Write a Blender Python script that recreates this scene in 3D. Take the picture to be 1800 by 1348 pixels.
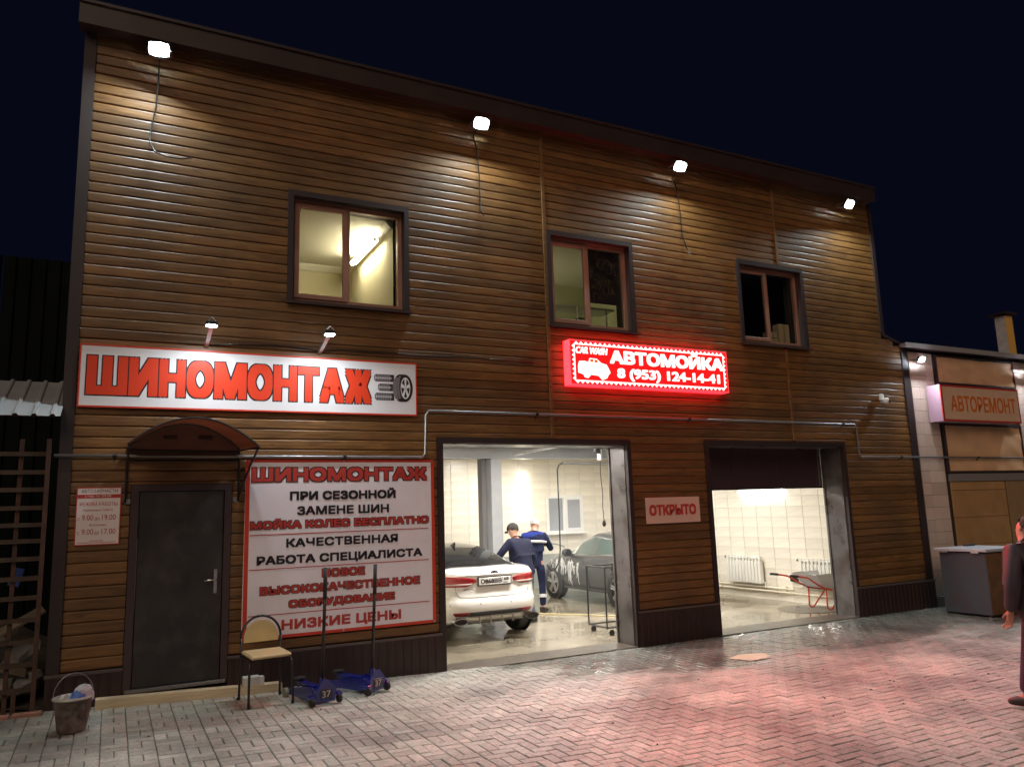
import bpy, bmesh, math, random
import numpy as np
from mathutils import Vector, Matrix
R = math.radians
rnd = random.Random(7)
for o in list(bpy.data.objects):
    bpy.data.objects.remove(o)
S = bpy.context.scene
COL = S.collection

# ------------------------------------------------------------------ camera, world, exposure
YAW, PITCH, ROLL, FPX = 0.478902137, 0.162833678, -0.0327397838, 1353.42
CAM = Vector((0, -9, 1.9))
fw = Vector((math.sin(YAW)*math.cos(PITCH), math.cos(YAW)*math.cos(PITCH), math.sin(PITCH)))
rt = Vector((math.cos(YAW), -math.sin(YAW), 0))
up = rt.cross(fw)
cr, sr = math.cos(ROLL), math.sin(ROLL)
r2 = rt*cr + up*sr
u2 = -rt*sr + up*cr
cd = bpy.data.cameras.new('camera'); cam = bpy.data.objects.new('camera', cd); COL.objects.link(cam)
cam.matrix_world = Matrix(((r2.x, u2.x, -fw.x, CAM.x), (r2.y, u2.y, -fw.y, CAM.y), (r2.z, u2.z, -fw.z, CAM.z), (0, 0, 0, 1)))
cd.sensor_width = 36; cd.lens = FPX/1800*36; cd.clip_end = 600; cd.clip_start = 0.05
S.camera = cam
W = bpy.data.worlds.new('World'); S.world = W; W.use_nodes = True
nt = W.node_tree
bg = nt.nodes['Background']
sky = nt.nodes.new('ShaderNodeTexSky'); sky.sky_type = 'NISHITA'; sky.sun_disc = False
sky.sun_elevation = R(-4.0); sky.sun_rotation = R(200); sky.altitude = 100
mixw = nt.nodes.new('ShaderNodeMix'); mixw.data_type = 'RGBA'; mixw.inputs[0].default_value = 0.25
mixw.inputs[6].default_value = (0.0018, 0.0026, 0.0075, 1)
nt.links.new(sky.outputs[0], mixw.inputs[7])
nt.links.new(mixw.outputs[2], bg.inputs[0])
mixw.inputs[0].default_value = 0.0
bg.inputs[1].default_value = 1.0
sd = bpy.data.lights.new('fill_sun', 'SUN'); sd.energy = 0.85; sd.angle = R(40); sd.color = (1, .76, .58)  # soft warm fill, added to stand in for off-frame street light
so = bpy.data.objects.new('sun', sd); COL.objects.link(so); so.rotation_euler = Vector((-.42, -.70, .55)).to_track_quat('Z', 'Y').to_euler()
S.view_settings.view_transform = 'Standard'; S.view_settings.look = 'None'
S.view_settings.exposure = 0.0; S.view_settings.gamma = 1.0
S.render.engine = 'CYCLES'
cy = S.cycles
cy.use_denoising = True
cy.max_bounces = 8; cy.diffuse_bounces = 4; cy.glossy_bounces = 4; cy.transmission_bounces = 6
cy.sample_clamp_indirect = 6.0; cy.sample_clamp_direct = 0
cy.caustics_reflective = False; cy.caustics_refractive = False
try: cy.use_light_tree = True
except Exception: pass

# ------------------------------------------------------------------ materials
M = {}
def mat(name, col, rough=0.6, metal=0.0, spec=0.5, coat=0.0, var=0.0, nscale=8.0, bump=0.0, bscale=60.0,
        emit=None, estr=0.0, alpha=1.0, trans=0.0, rvar=0.0, rand=0.0, stretch=None, dirt=None, dirtscale=2.0):
    if name in M: return M[name]
    m = bpy.data.materials.new(name); m.use_nodes = True; M[name] = m
    n = m.node_tree.nodes; l = m.node_tree.links
    b = n['Principled BSDF']
    b.inputs['Base Color'].default_value = (*col, 1); b.inputs['Roughness'].default_value = rough
    b.inputs['Metallic'].default_value = metal; b.inputs['Specular IOR Level'].default_value = spec
    b.inputs['Coat Weight'].default_value = coat; b.inputs['Coat Roughness'].default_value = 0.08
    b.inputs['Transmission Weight'].default_value = trans
    b.inputs['Alpha'].default_value = alpha
    if emit: b.inputs['Emission Color'].default_value = (*emit, 1); b.inputs['Emission Strength'].default_value = estr
    tc = n.new('ShaderNodeTexCoord'); mp = n.new('ShaderNodeMapping'); l.new(tc.outputs['Object'], mp.inputs[0])
    if stretch: mp.inputs['Scale'].default_value = stretch
    colout = None
    if var or rvar or dirt:
        nz = n.new('ShaderNodeTexNoise'); nz.inputs['Scale'].default_value = nscale; nz.inputs['Detail'].default_value = 5
        l.new(mp.outputs[0], nz.inputs[0])
    if var:
        mr = n.new('ShaderNodeMapRange'); mr.inputs[1].default_value = 0.3; mr.inputs[2].default_value = 0.7
        mr.inputs[3].default_value = 1-var; mr.inputs[4].default_value = 1+var
        l.new(nz.outputs[0], mr.inputs[0])
        mx = n.new('ShaderNodeMix'); mx.data_type = 'RGBA'; mx.blend_type = 'MULTIPLY'; mx.inputs[0].default_value = 1
        mx.inputs[6].default_value = (*col, 1); l.new(mr.outputs[0], mx.inputs[7]); colout = mx.outputs[2]
    if rand:
        oi = n.new('ShaderNodeObjectInfo'); mr2 = n.new('ShaderNodeMapRange')
        mr2.inputs[3].default_value = 1-rand; mr2.inputs[4].default_value = 1+rand
        l.new(oi.outputs['Random'], mr2.inputs[0])
        mx2 = n.new('ShaderNodeMix'); mx2.data_type = 'RGBA'; mx2.blend_type = 'MULTIPLY'; mx2.inputs[0].default_value = 1
        if colout: l.new(colout, mx2.inputs[6])
        else: mx2.inputs[6].default_value = (*col, 1)
        l.new(mr2.outputs[0], mx2.inputs[7]); colout = mx2.outputs[2]
    if dirt:
        nd = n.new('ShaderNodeTexNoise'); nd.inputs['Scale'].default_value = dirtscale; nd.inputs['Detail'].default_value = 6
        l.new(tc.outputs['Object'], nd.inputs[0])
        rp = n.new('ShaderNodeMapRange'); rp.inputs[1].default_value = 0.5; rp.inputs[2].default_value = 0.72
        l.new(nd.outputs[0], rp.inputs[0])
        mx3 = n.new('ShaderNodeMix'); mx3.data_type = 'RGBA'; l.new(rp.outputs[0], mx3.inputs[0])
        if colout: l.new(colout, mx3.inputs[6])
        else: mx3.inputs[6].default_value = (*col, 1)
        mx3.inputs[7].default_value = (*dirt, 1); colout = mx3.outputs[2]
    if colout: l.new(colout, b.inputs['Base Color'])
    if rvar:
        mr3 = n.new('ShaderNodeMapRange'); mr3.inputs[1].default_value = 0.3; mr3.inputs[2].default_value = 0.7
        mr3.inputs[3].default_value = max(0.02, rough-rvar); mr3.inputs[4].default_value = rough+rvar
        l.new(nz.outputs[0], mr3.inputs[0]); l.new(mr3.outputs[0], b.inputs['Roughness'])
    if bump:
        nb = n.new('ShaderNodeTexNoise'); nb.inputs['Scale'].default_value = bscale; nb.inputs['Detail'].default_value = 4
        l.new(mp.outputs[0], nb.inputs[0])
        bp = n.new('ShaderNodeBump'); bp.inputs['Strength'].default_value = bump; bp.inputs['Distance'].default_value = 0.004
        l.new(nb.outputs[0], bp.inputs['Height']); l.new(bp.outputs[0], b.inputs['Normal'])
    return m
def emis(name, col, s):
    if name in M: return M[name]
    m = bpy.data.materials.new(name); m.use_nodes = True; M[name] = m
    n = m.node_tree.nodes; n.remove(n['Principled BSDF']); e = n.new('ShaderNodeEmission')
    e.inputs[0].default_value = (*col, 1); e.inputs[1].default_value = s
    m.node_tree.links.new(e.outputs[0], n['Material Output'].inputs[0]); return m

def wood_mat(name, col, dark, rough=0.36):
    m = bpy.data.materials.new(name); m.use_nodes = True; M[name] = m
    n = m.node_tree.nodes; l = m.node_tree.links; b = n['Principled BSDF']
    tc = n.new('ShaderNodeTexCoord'); oi = n.new('ShaderNodeObjectInfo')
    add = n.new('ShaderNodeVectorMath'); add.operation = 'ADD'
    cmb = n.new('ShaderNodeCombineXYZ'); mul = n.new('ShaderNodeMath'); mul.operation = 'MULTIPLY'; mul.inputs[1].default_value = 37
    l.new(oi.outputs['Random'], mul.inputs[0]); l.new(mul.outputs[0], cmb.inputs[0])
    l.new(tc.outputs['Object'], add.inputs[0]); l.new(cmb.outputs[0], add.inputs[1])
    mp = n.new('ShaderNodeMapping'); mp.inputs['Scale'].default_value = (0.9, 8, 14); l.new(add.outputs[0], mp.inputs[0])
    g = n.new('ShaderNodeTexNoise'); g.inputs['Scale'].default_value = 3.2; g.inputs['Detail'].default_value = 7; g.inputs['Distortion'].default_value = 0.8
    l.new(mp.outputs[0], g.inputs[0])
    cr_ = n.new('ShaderNodeValToRGB'); e = cr_.color_ramp.elements
    e[0].position = 0.3; e[0].color = (*dark, 1); e[1].position = 0.62; e[1].color = (*col, 1)
    l.new(g.outputs[0], cr_.inputs[0])
    # knots
    mp2 = n.new('ShaderNodeMapping'); mp2.inputs['Scale'].default_value = (2.2, 1, 7.5); l.new(add.outputs[0], mp2.inputs[0])
    v = n.new('ShaderNodeTexVoronoi'); v.inputs['Scale'].default_value = 1.0; l.new(mp2.outputs[0], v.inputs[0])
    k = n.new('ShaderNodeMapRange'); k.inputs[1].default_value = 0.03; k.inputs[2].default_value = 0.10; k.inputs[3].default_value = 0.35; k.inputs[4].default_value = 1
    l.new(v.outputs['Distance'], k.inputs[0])
    mx = n.new('ShaderNodeMix'); mx.data_type = 'RGBA'; mx.blend_type = 'MULTIPLY'; mx.inputs[0].default_value = 1
    l.new(cr_.outputs[0], mx.inputs[6]); l.new(k.outputs[0], mx.inputs[7])
    mr = n.new('ShaderNodeMapRange'); mr.inputs[3].default_value = 0.70; mr.inputs[4].default_value = 1.16; l.new(oi.outputs['Random'], mr.inputs[0])
    mx2 = n.new('ShaderNodeMix'); mx2.data_type = 'RGBA'; mx2.blend_type = 'MULTIPLY'; mx2.inputs[0].default_value = 1
    l.new(mx.outputs[2], mx2.inputs[6]); l.new(mr.outputs[0], mx2.inputs[7])
    # weather stains
    st = n.new('ShaderNodeTexNoise'); st.inputs['Scale'].default_value = 1.3; st.inputs['Detail'].default_value = 4
    l.new(tc.outputs['Object'], st.inputs[0])
    mr3 = n.new('ShaderNodeMapRange'); mr3.inputs[1].default_value = .35; mr3.inputs[2].default_value = .65; mr3.inputs[3].default_value = .72; mr3.inputs[4].default_value = 1.1
    l.new(st.outputs[0], mr3.inputs[0])
    mx3 = n.new('ShaderNodeMix'); mx3.data_type = 'RGBA'; mx3.blend_type = 'MULTIPLY'; mx3.inputs[0].default_value = 1
    l.new(mx2.outputs[2], mx3.inputs[6]); l.new(mr3.outputs[0], mx3.inputs[7])
    l.new(mx3.outputs[2], b.inputs['Base Color'])
    mr4 = n.new('ShaderNodeMapRange'); mr4.inputs[3].default_value = rough-.08; mr4.inputs[4].default_value = rough+.14; l.new(g.outputs[0], mr4.inputs[0])
    l.new(mr4.outputs[0], b.inputs['Roughness'])
    b.inputs['Specular IOR Level'].default_value = 0.6
    bp = n.new('ShaderNodeBump'); bp.inputs['Strength'].default_value = 0.35; bp.inputs['Distance'].default_value = 0.003
    l.new(g.outputs[0], bp.inputs['Height']); l.new(bp.outputs[0], b.inputs['Normal'])
    return m

def paver_mat():
    m = bpy.data.materials.new('paver_concrete'); m.use_nodes = True; M['paver'] = m
    n = m.node_tree.nodes; l = m.node_tree.links; b = n['Principled BSDF']
    geo = n.new('ShaderNodeNewGeometry'); at = n.new('ShaderNodeAttribute'); at.attribute_name = 'tone'
    nz = n.new('ShaderNodeTexNoise'); nz.inputs['Scale'].default_value = 35; nz.inputs['Detail'].default_value = 6; l.new(geo.outputs['Position'], nz.inputs[0])
    st = n.new('ShaderNodeTexNoise'); st.inputs['Scale'].default_value = 0.9; st.inputs['Detail'].default_value = 6; l.new(geo.outputs['Position'], st.inputs[0])
    base = n.new('ShaderNodeMix'); base.data_type = 'RGBA'; base.inputs[6].default_value = (.27, .27, .235, 1); base.inputs[7].default_value = (.52, .52, .46, 1)
    l.new(at.outputs['Fac'], base.inputs[0])
    mr = n.new('ShaderNodeMapRange'); mr.inputs[1].default_value = .3; mr.inputs[2].default_value = .7; mr.inputs[3].default_value = .72; mr.inputs[4].default_value = 1.15
    l.new(nz.outputs[0], mr.inputs[0])
    mx = n.new('ShaderNodeMix'); mx.data_type = 'RGBA'; mx.blend_type = 'MULTIPLY'; mx.inputs[0].default_value = 1
    l.new(base.outputs[2], mx.inputs[6]); l.new(mr.outputs[0], mx.inputs[7])
    mr2 = n.new('ShaderNodeMapRange'); mr2.inputs[1].default_value = .35; mr2.inputs[2].default_value = .62; mr2.inputs[3].default_value = .5; mr2.inputs[4].default_value = 1.08
    l.new(st.outputs[0], mr2.inputs[0])
    mx2 = n.new('ShaderNodeMix'); mx2.data_type = 'RGBA'; mx2.blend_type = 'MULTIPLY'; mx2.inputs[0].default_value = 1
    l.new(mx.outputs[2], mx2.inputs[6]); l.new(mr2.outputs[0], mx2.inputs[7])
    vo = n.new('ShaderNodeTexVoronoi'); vo.inputs['Scale'].default_value = 0.85; vo.feature = 'F1'
    vz = n.new('ShaderNodeVectorMath'); vz.operation = 'MULTIPLY_ADD'; vz.inputs[1].default_value = (.35, .35, 0); l.new(nz.outputs['Color'], vz.inputs[0]); l.new(geo.outputs['Position'], vz.inputs[2])
    l.new(vz.outputs[0], vo.inputs['Vector'])
    vm = n.new('ShaderNodeMapRange'); vm.inputs[1].default_value = .05; vm.inputs[2].default_value = .24; vm.inputs[3].default_value = .62; vm.inputs[4].default_value = 1; l.new(vo.outputs['Distance'], vm.inputs[0])
    mxo = n.new('ShaderNodeMix'); mxo.data_type = 'RGBA'; mxo.blend_type = 'MULTIPLY'; mxo.inputs[0].default_value = 1
    l.new(mx2.outputs[2], mxo.inputs[6]); l.new(vm.outputs[0], mxo.inputs[7]); mx2 = mxo
    # wetness: near the wash openings, broken up by noise
    sp = n.new('ShaderNodeSeparateXYZ'); l.new(geo.outputs['Position'], sp.inputs[0])
    wy = n.new('ShaderNodeMapRange'); wy.inputs[1].default_value = -2.9; wy.inputs[2].default_value = -0.6; l.new(sp.outputs[1], wy.inputs[0])
    wx = n.new('ShaderNodeMapRange'); wx.inputs[1].default_value = 3.0; wx.inputs[2].default_value = 6.0; l.new(sp.outputs[0], wx.inputs[0])
    pr = n.new('ShaderNodeMath'); pr.operation = 'MULTIPLY'; l.new(wy.outputs[0], pr.inputs[0]); l.new(wx.outputs[0], pr.inputs[1])
    w2 = n.new('ShaderNodeTexNoise'); w2.inputs['Scale'].default_value = 1.3; w2.inputs['Detail'].default_value = 5
    mpw = n.new('ShaderNodeMapping'); mpw.inputs['Scale'].default_value = (0.6, 1.3, 1); l.new(geo.outputs['Position'], mpw.inputs[0]); l.new(mpw.outputs[0], w2.inputs[0])
    ad = n.new('ShaderNodeMath'); ad.operation = 'ADD'; l.new(pr.outputs[0], ad.inputs[0]); l.new(w2.outputs[0], ad.inputs[1])
    wet = n.new('ShaderNodeMapRange'); wet.inputs[1].default_value = 0.72; wet.inputs[2].default_value = 1.12; l.new(ad.outputs[0], wet.inputs[0])
    mx3 = n.new('ShaderNodeMix'); mx3.data_type = 'RGBA'; mx3.blend_type = 'MULTIPLY'; l.new(wet.outputs[0], mx3.inputs[0])
    l.new(mx2.outputs[2], mx3.inputs[6]); mx3.inputs[7].default_value = (.40, .42, .42, 1)
    l.new(mx3.outputs[2], b.inputs['Base Color'])
    rg = n.new('ShaderNodeMapRange'); rg.inputs[3].default_value = 0.62; rg.inputs[4].default_value = 0.24; l.new(wet.outputs[0], rg.inputs[0])
    l.new(rg.outputs[0], b.inputs['Roughness'])
    bp = n.new('ShaderNodeBump'); bp.inputs['Strength'].default_value = 0.5; bp.inputs['Distance'].default_value = 0.003
    l.new(nz.outputs[0], bp.inputs['Height']); l.new(bp.outputs[0], b.inputs['Normal'])
    return m

# ------------------------------------------------------------------ mesh helpers
class MB:
    def __init__(s): s.v = []; s.f = []
    def add(s, vs, fs):
        o = len(s.v); s.v += [tuple(p) for p in vs]; s.f += [tuple(i+o for i in f) for f in fs]; return s
    def box(s, x0, x1, y0, y1, z0, z1):
        return s.add([(x0,y0,z0),(x1,y0,z0),(x1,y1,z0),(x0,y1,z0),(x0,y0,z1),(x1,y0,z1),(x1,y1,z1),(x0,y1,z1)],
              [(0,3,2,1),(4,5,6,7),(0,1,5,4),(1,2,6,5),(2,3,7,6),(3,0,4,7)])
    def bbox(s, x0, x1, y0, y1, z0, z1, b=0.006):
        """box with chamfered edges"""
        bm = bmesh.new(); bmesh.ops.create_cube(bm, size=1)
        for v in bm.verts: v.co = Vector(((x0+x1)/2+v.co.x*(x1-x0), (y0+y1)/2+v.co.y*(y1-y0), (z0+z1)/2+v.co.z*(z1-z0)))
        bmesh.ops.bevel(bm, geom=bm.edges[:], offset=b, segments=1, affect='EDGES')
        return s.frombm(bm)
    def frombm(s, bm, T=None):
        if T is not None: bm.transform(T)
        bm.verts.index_update(); s.add([v.co[:] for v in bm.verts], [[v.index for v in f.verts] for f in bm.faces]); bm.free(); return s
    def tube(s, pts, r, n=8, cap=True, close=False):
        pts = [Vector(p) for p in pts]; N = len(pts)
        rs = r if isinstance(r, (list, tuple)) else [r]*N
        rings = []; prev = None
        for i, p in enumerate(pts):
            if close: d = pts[(i+1) % N]-pts[i-1]
            else: d = pts[min(i+1, N-1)]-pts[max(i-1, 0)]
            d.normalize()
            if prev is None:
                a = Vector((0,0,1)) if abs(d.z) < .9 else Vector((1,0,0)); u = d.cross(a).normalized()
            else: u = (prev-d*prev.dot(d)).normalized()
            prev = u; w = d.cross(u)
            rings.append([p+(u*math.cos(t)+w*math.sin(t))*rs[i] for t in [2*math.pi*k/n for k in range(n)]])
        fs = []
        for i in range(N if close else N-1):
            j = (i+1) % N
            for k in range(n): fs.append((i*n+k, i*n+(k+1) % n, j*n+(k+1) % n, j*n+k))
        if cap and not close: fs.append(tuple(range(n))[::-1]); fs.append(tuple((N-1)*n+k for k in range(n)))
        return s.add([q for ring in rings for q in ring], fs)
    def lathe(s, prof, c, axis='z', n=20, cap=True):
        vs = []; fs = []
        for (r, h) in prof:
            for k in range(n):
                a = 2*math.pi*k/n; x, y = r*math.cos(a), r*math.sin(a)
                p = {'z': (x, y, h), 'y': (x, h, y), 'x': (h, x, y)}[axis]
                vs.append((c[0]+p[0], c[1]+p[1], c[2]+p[2]))
        for i in range(len(prof)-1):
            for k in range(n): fs.append((i*n+k, i*n+(k+1) % n, (i+1)*n+(k+1) % n, (i+1)*n+k))
        if cap and prof[0][0] > 1e-6: fs.append(tuple(range(n))[::-1])
        if cap and prof[-1][0] > 1e-6: fs.append(tuple((len(prof)-1)*n+k for k in range(n)))
        return s.add(vs, fs)
    def prism(s, poly, y0, y1, plane='xz'):
        n = len(poly); mk = (lambda a, b, t: (a, t, b)) if plane == 'xz' else ((lambda a, b, t: (t, a, b)) if plane == 'yz' else (lambda a, b, t: (a, b, t)))
        vs = [mk(a, b, y0) for a, b in poly]+[mk(a, b, y1) for a, b in poly]
        fs = [tuple(range(n)), tuple(range(n, 2*n))[::-1]]+[(i, i+n, (i+1) % n+n, (i+1) % n) for i in range(n)]
        return s.add(vs, fs)
    def build(s, name, m, parent=None, smooth=False, loc=None, norm=True):
        me = bpy.data.meshes.new(name); me.from_pydata(s.v, [], s.f)
        if norm:
            bm = bmesh.new(); bm.from_mesh(me); bmesh.ops.recalc_face_normals(bm, faces=bm.faces); bm.to_mesh(me); bm.free()
        if m: me.materials.append(m)
        if smooth: me.polygons.foreach_set('use_smooth', [True]*len(me.polygons))
        o = bpy.data.objects.new(name, me); COL.objects.link(o)
        if parent: o.parent = parent
        if loc: o.location = loc
        return o
def tag(o, label=None, cat=None, group=None, kind=None):
    if label: o['label'] = label
    if cat: o['category'] = cat
    if group: o['group'] = group
    if kind: o['kind'] = kind
    return o
def thing(name, label, cat, loc=(0,0,0), rz=0, group=None, rot=None):
    o = bpy.data.objects.new(name, None); COL.objects.link(o); o.location = loc
    o.rotation_euler = rot if rot else (0,0,rz); o.empty_display_size = .1
    return tag(o, label, cat, group)
def B(name, m, parent, *a, b=None, loc=None):
    mb = MB()
    mb.box(*a) if b is None else mb.bbox(*a, b=b)
    return mb.build(name, m, parent, loc=loc)
def arc_smooth(o, ang=40):
    try:
        o.data.shade_smooth_by_angle if False else None
    except Exception: pass
    me = o.data
    me.polygons.foreach_set('use_smooth', [True]*len(me.polygons))
    me.set_sharp_from_angle(angle=R(ang)); return o
def subsurf(o, lv=1):
    md = o.modifiers.new('sub', 'SUBSURF'); md.levels = lv; md.render_levels = lv; return o

_tc = {}
def text_mesh(s, x0, x1, z0, z1, y, bold=0.0, extrude=0.0, name='lettering', m=None, parent=None, shear=0.0, grow=0.0, rad=0.0, nd=8):
    """flat lettering fitted to the rectangle x0..x1, z0..z1 on the plane y, facing -Y"""
    cu = bpy.data.curves.new('t', 'FONT'); cu.body = s; cu.size = 1; cu.offset = 0; cu.extrude = 0; cu.shear = shear
    cu.resolution_u = 3
    ob = bpy.data.objects.new('t', cu); COL.objects.link(ob)
    dg = bpy.context.evaluated_depsgraph_get(); me = bpy.data.meshes.new_from_object(ob.evaluated_get(dg))
    bpy.data.objects.remove(ob); bpy.data.curves.remove(cu)
    n = len(me.vertices); co = np.zeros(n*3); me.vertices.foreach_get('co', co); co = co.reshape(-1, 3)
    mn = co.min(0); mx = co.max(0)
    if grow is not None and grow > 0: x0 -= grow; x1 += grow; z0 -= grow; z1 += grow
    X = x0+(co[:, 0]-mn[0])/(mx[0]-mn[0])*(x1-x0); Z = z0+(co[:, 1]-mn[1])/(mx[1]-mn[1])*(z1-z0)
    co[:, 0] = X; co[:, 1] = y; co[:, 2] = Z
    me.vertices.foreach_set('co', co.ravel())
    if rad > 0:
        bm = bmesh.new(); dirs = [(a*rad, b_*rad) for a in (-1, 0, 1) for b_ in (-1, 0, 1)]
        # shrink first so that the thickened letters still fill the rectangle
        cx_, cz_ = (x0+x1)/2, (z0+z1)/2; kx = max(.3, 1-2*rad/(x1-x0)); kz = max(.3, 1-2*rad/(z1-z0))
        for k, (dx, dz) in enumerate(dirs):
            tmp = me.copy()
            tmp.transform(Matrix.Translation((cx_+dx, -k*.00004, cz_+dz)) @ Matrix.Diagonal((kx, 1, kz, 1)) @ Matrix.Translation((-cx_, 0, -cz_)))
            bm.from_mesh(tmp); bpy.data.meshes.remove(tmp)
        bm.to_mesh(me); bm.free()
    if extrude:
        bm = bmesh.new(); bm.from_mesh(me)
        bmesh.ops.remove_doubles(bm, verts=bm.verts, dist=1e-5)
        r = bmesh.ops.extrude_face_region(bm, geom=bm.faces[:])
        for v in [g for g in r['geom'] if isinstance(g, bmesh.types.BMVert)]: v.co.y -= extrude
        bmesh.ops.recalc_face_normals(bm, faces=bm.faces)
        bm.to_mesh(me); bm.free()
    me.materials.clear(); me.materials.append(m); me.name = name
    o = bpy.data.objects.new(name, me); COL.objects.link(o)
    if parent: o.parent = parent
    return o

# base materials
wood = wood_mat('siding_wood', (.215, .103, .027), (.100, .044, .013), .45)
paver = paver_mat()
brown = mat('brown_metal', (.03, .015, .014), .42, .0, var=.15, nscale=5, bump=.1)
brown2 = mat('brown_trim', (.024, .013, .013), .6, var=.15, nscale=6)
black = mat('black_metal', (.015, .013, .013), .35)
darkp = mat('dark_plastic', (.02, .02, .022), .5)
white_p = mat('white_plastic', (.75, .75, .74), .35)
pale = mat('pale_wall', (.68, .63, .53), .55, var=.06, nscale=2)
plaster = mat('room_plaster', (.60, .54, .38), .8, var=.04, nscale=2)
ceilm = mat('room_ceiling', (.66, .63, .54), .8)
tile = mat('wall_tile_glaze', (.76, .715, .62), .28, spec=.5, var=.05, nscale=3, rand=.05, rvar=.06)
grout = mat('grout', (.55, .50, .41), .8)
metal = mat('grey_metal', (.16, .15, .155), .35, .5, var=.25, nscale=4, dirt=(.07, .05, .042), dirtscale=2.5, rvar=.1)
galv = mat('galvanised', (.5, .5, .51), .35, .8, var=.12, nscale=10)
steel = mat('steel_pipe', (.28, .28, .29), .35, .7)
chrome = mat('chrome', (.7, .7, .7), .12, 1.0)
rubber = mat('rubber', (.02, .02, .02), .7)
conc = mat('concrete', (.25, .24, .22), .8, var=.2, nscale=3)
signw = mat('sign_white', (.72, .73, .76), .45, var=.02, nscale=3)
bannerw = mat('banner_vinyl', (.78, .74, .80), .5, var=.03, nscale=3, bump=.1, bscale=6)
red = mat('sign_red', (.55, .045, .02), .45)
red2 = mat('sign_red_dark', (.42, .04, .03), .5)
orange = mat('sign_orange_red', (.66, .045, .012), .45)
ink = mat('sign_black', (.012, .01, .015), .5)
glass = None
def glass_mat(name, tint=(.8, .8, .8), alpha=.12, rough=.02):
    m = bpy.data.materials.new(name); m.use_nodes = True; M[name] = m
    n = m.node_tree.nodes; l = m.node_tree.links; b = n['Principled BSDF']; n.remove(b)
    tr = n.new('ShaderNodeBsdfTransparent'); tr.inputs[0].default_value = (*tint, 1)
    gl = n.new('ShaderNodeBsdfGlossy'); gl.inputs['Roughness'].default_value = rough
    lw = n.new('ShaderNodeLayerWeight'); lw.inputs[0].default_value = .5
    pw5 = n.new('ShaderNodeMath'); pw5.operation = 'POWER'; pw5.inputs[1].default_value = 4; l.new(lw.outputs['Facing'], pw5.inputs[0])
    fr = n.new('ShaderNodeMath'); fr.operation = 'MULTIPLY_ADD'; fr.inputs[1].default_value = .9; fr.inputs[2].default_value = .04; l.new(pw5.outputs[0], fr.inputs[0])
    ms = n.new('ShaderNodeMixShader'); l.new(fr.outputs[0], ms.inputs[0]); l.new(tr.outputs[0], ms.inputs[1]); l.new(gl.outputs[0], ms.inputs[2])
    l.new(ms.outputs[0], n['Material Output'].inputs[0]); return m
glass = glass_mat('window_glass', (.93, .95, .92))
cglass = glass_mat('tinted_glass', (.16, .17, .17))
EOF_MARK = 0

# ------------------------------------------------------------------ ground
def zg(x): return 0.03*max(0.0, 4.5-x) if x > -3 else .225
gr = MB(); xs = [-60, -12, -3, 0, 1.5, 3, 4.5, 9, 20, 80]; ys = [-60, -12, -4, -2, 0.0, 3, 90]
gi = {}
for i, x in enumerate(xs):
    for j, y in enumerate(ys): gi[i, j] = len(gr.v); gr.v.append((x, y, zg(x)-.022))
for i in range(len(xs)-1):
    for j in range(len(ys)-1): gr.f.append((gi[i, j], gi[i+1, j], gi[i+1, j+1], gi[i, j+1]))
ground = gr.build('ground', mat('joint_sand', (.30, .285, .25), .9, var=.3, nscale=6), None)
tag(ground, 'sandy ground bed showing in the joints between the paving bricks', kind='structure')

def paver_verts(x0, x1, y0, y1, rr):
    g = .003; b = .006; bY = .006; x0 += g; x1 -= g; y0 += g; y1 -= g
    h = (rr.random()-.5)*.006; tx = (rr.random()-.5)*.01; ty = (rr.random()-.5)*.01
    cx, cy_ = (x0+x1)/2, (y0+y1)/2
    def z(x, y, d=0): return zg(x)+h+tx*(x-cx)+ty*(y-cy_)+d
    vs = [(x, y, z(x, y, -.04)) for x, y in ((x0, y0), (x1, y0), (x1, y1), (x0, y1))]
    vs += [(x, y, z(x, y, -.005)) for x, y in ((x0, y0), (x1, y0), (x1, y1), (x0, y1))]
    vs += [(x, y, z(x, y)) for x, y in ((x0+b, y0+bY), (x1-b, y0+bY), (x1-b, y1-bY), (x0+b, y1-bY))]
    fs = [(8, 9, 10, 11)]
    for k in range(4):
        q = (k+1) % 4; fs += [(k, q, q+4, k+4), (k+4, q+4, q+8, k+8)]
    return vs, fs
XA, XB, YA, YB = -2.4, 17.0, -8.4, 0.0
NX = int(round((XB-XA)/.1)); NY = int(round((YB-YA)/.1))
occ = np.zeros((NX, NY), bool); cells = []
prr = random.Random(3)
split = int(round((2.6-XA)/.1)); split -= split % 2
for i in range(0, split, 2):                      # basket weave on the left
    for j in range(0, NY-1, 2):
        if ((i//2)+(j//2)) % 2: cells += [(i, j, 2, 1), (i, j+1, 2, 1)]
        else: cells += [(i, j, 1, 2), (i+1, j, 1, 2)]
        occ[i:i+2, j:j+2] = True
for i in range(split, NX):                        # herringbone further right
    for j in range(NY):
        k = (i+j) % 4
        if (i-j) % 4 == 0 and i+1 < NX and not occ[i, j] and not occ[i+1, j]: cells.append((i, j, 2, 1)); occ[i:i+2, j] = True
        elif (i-j) % 4 == 2 and j+1 < NY and not occ[i, j] and not occ[i, j+1]: cells.append((i, j, 1, 2)); occ[i, j:j+2] = True
for i in range(split, NX):
    for j in range(NY):
        if occ[i, j]: continue
        if j+1 < NY and not occ[i, j+1] and (i-j) % 4 == 3: cells.append((i, j, 1, 2)); occ[i, j:j+2] = True
        else: cells.append((i, j, 1, 1)); occ[i, j] = True
def inview(x, y, z=0, marg=0):
    d = Vector((x, y, z))-CAM; q = d.dot(fw)
    if q < .3: return None
    px = 900+FPX*d.dot(r2)/q; py = 674-FPX*d.dot(u2)/q
    return (px, py, q) if -marg < px < 1800+marg and -marg < py < 1348+marg else None
scored = []
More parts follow.
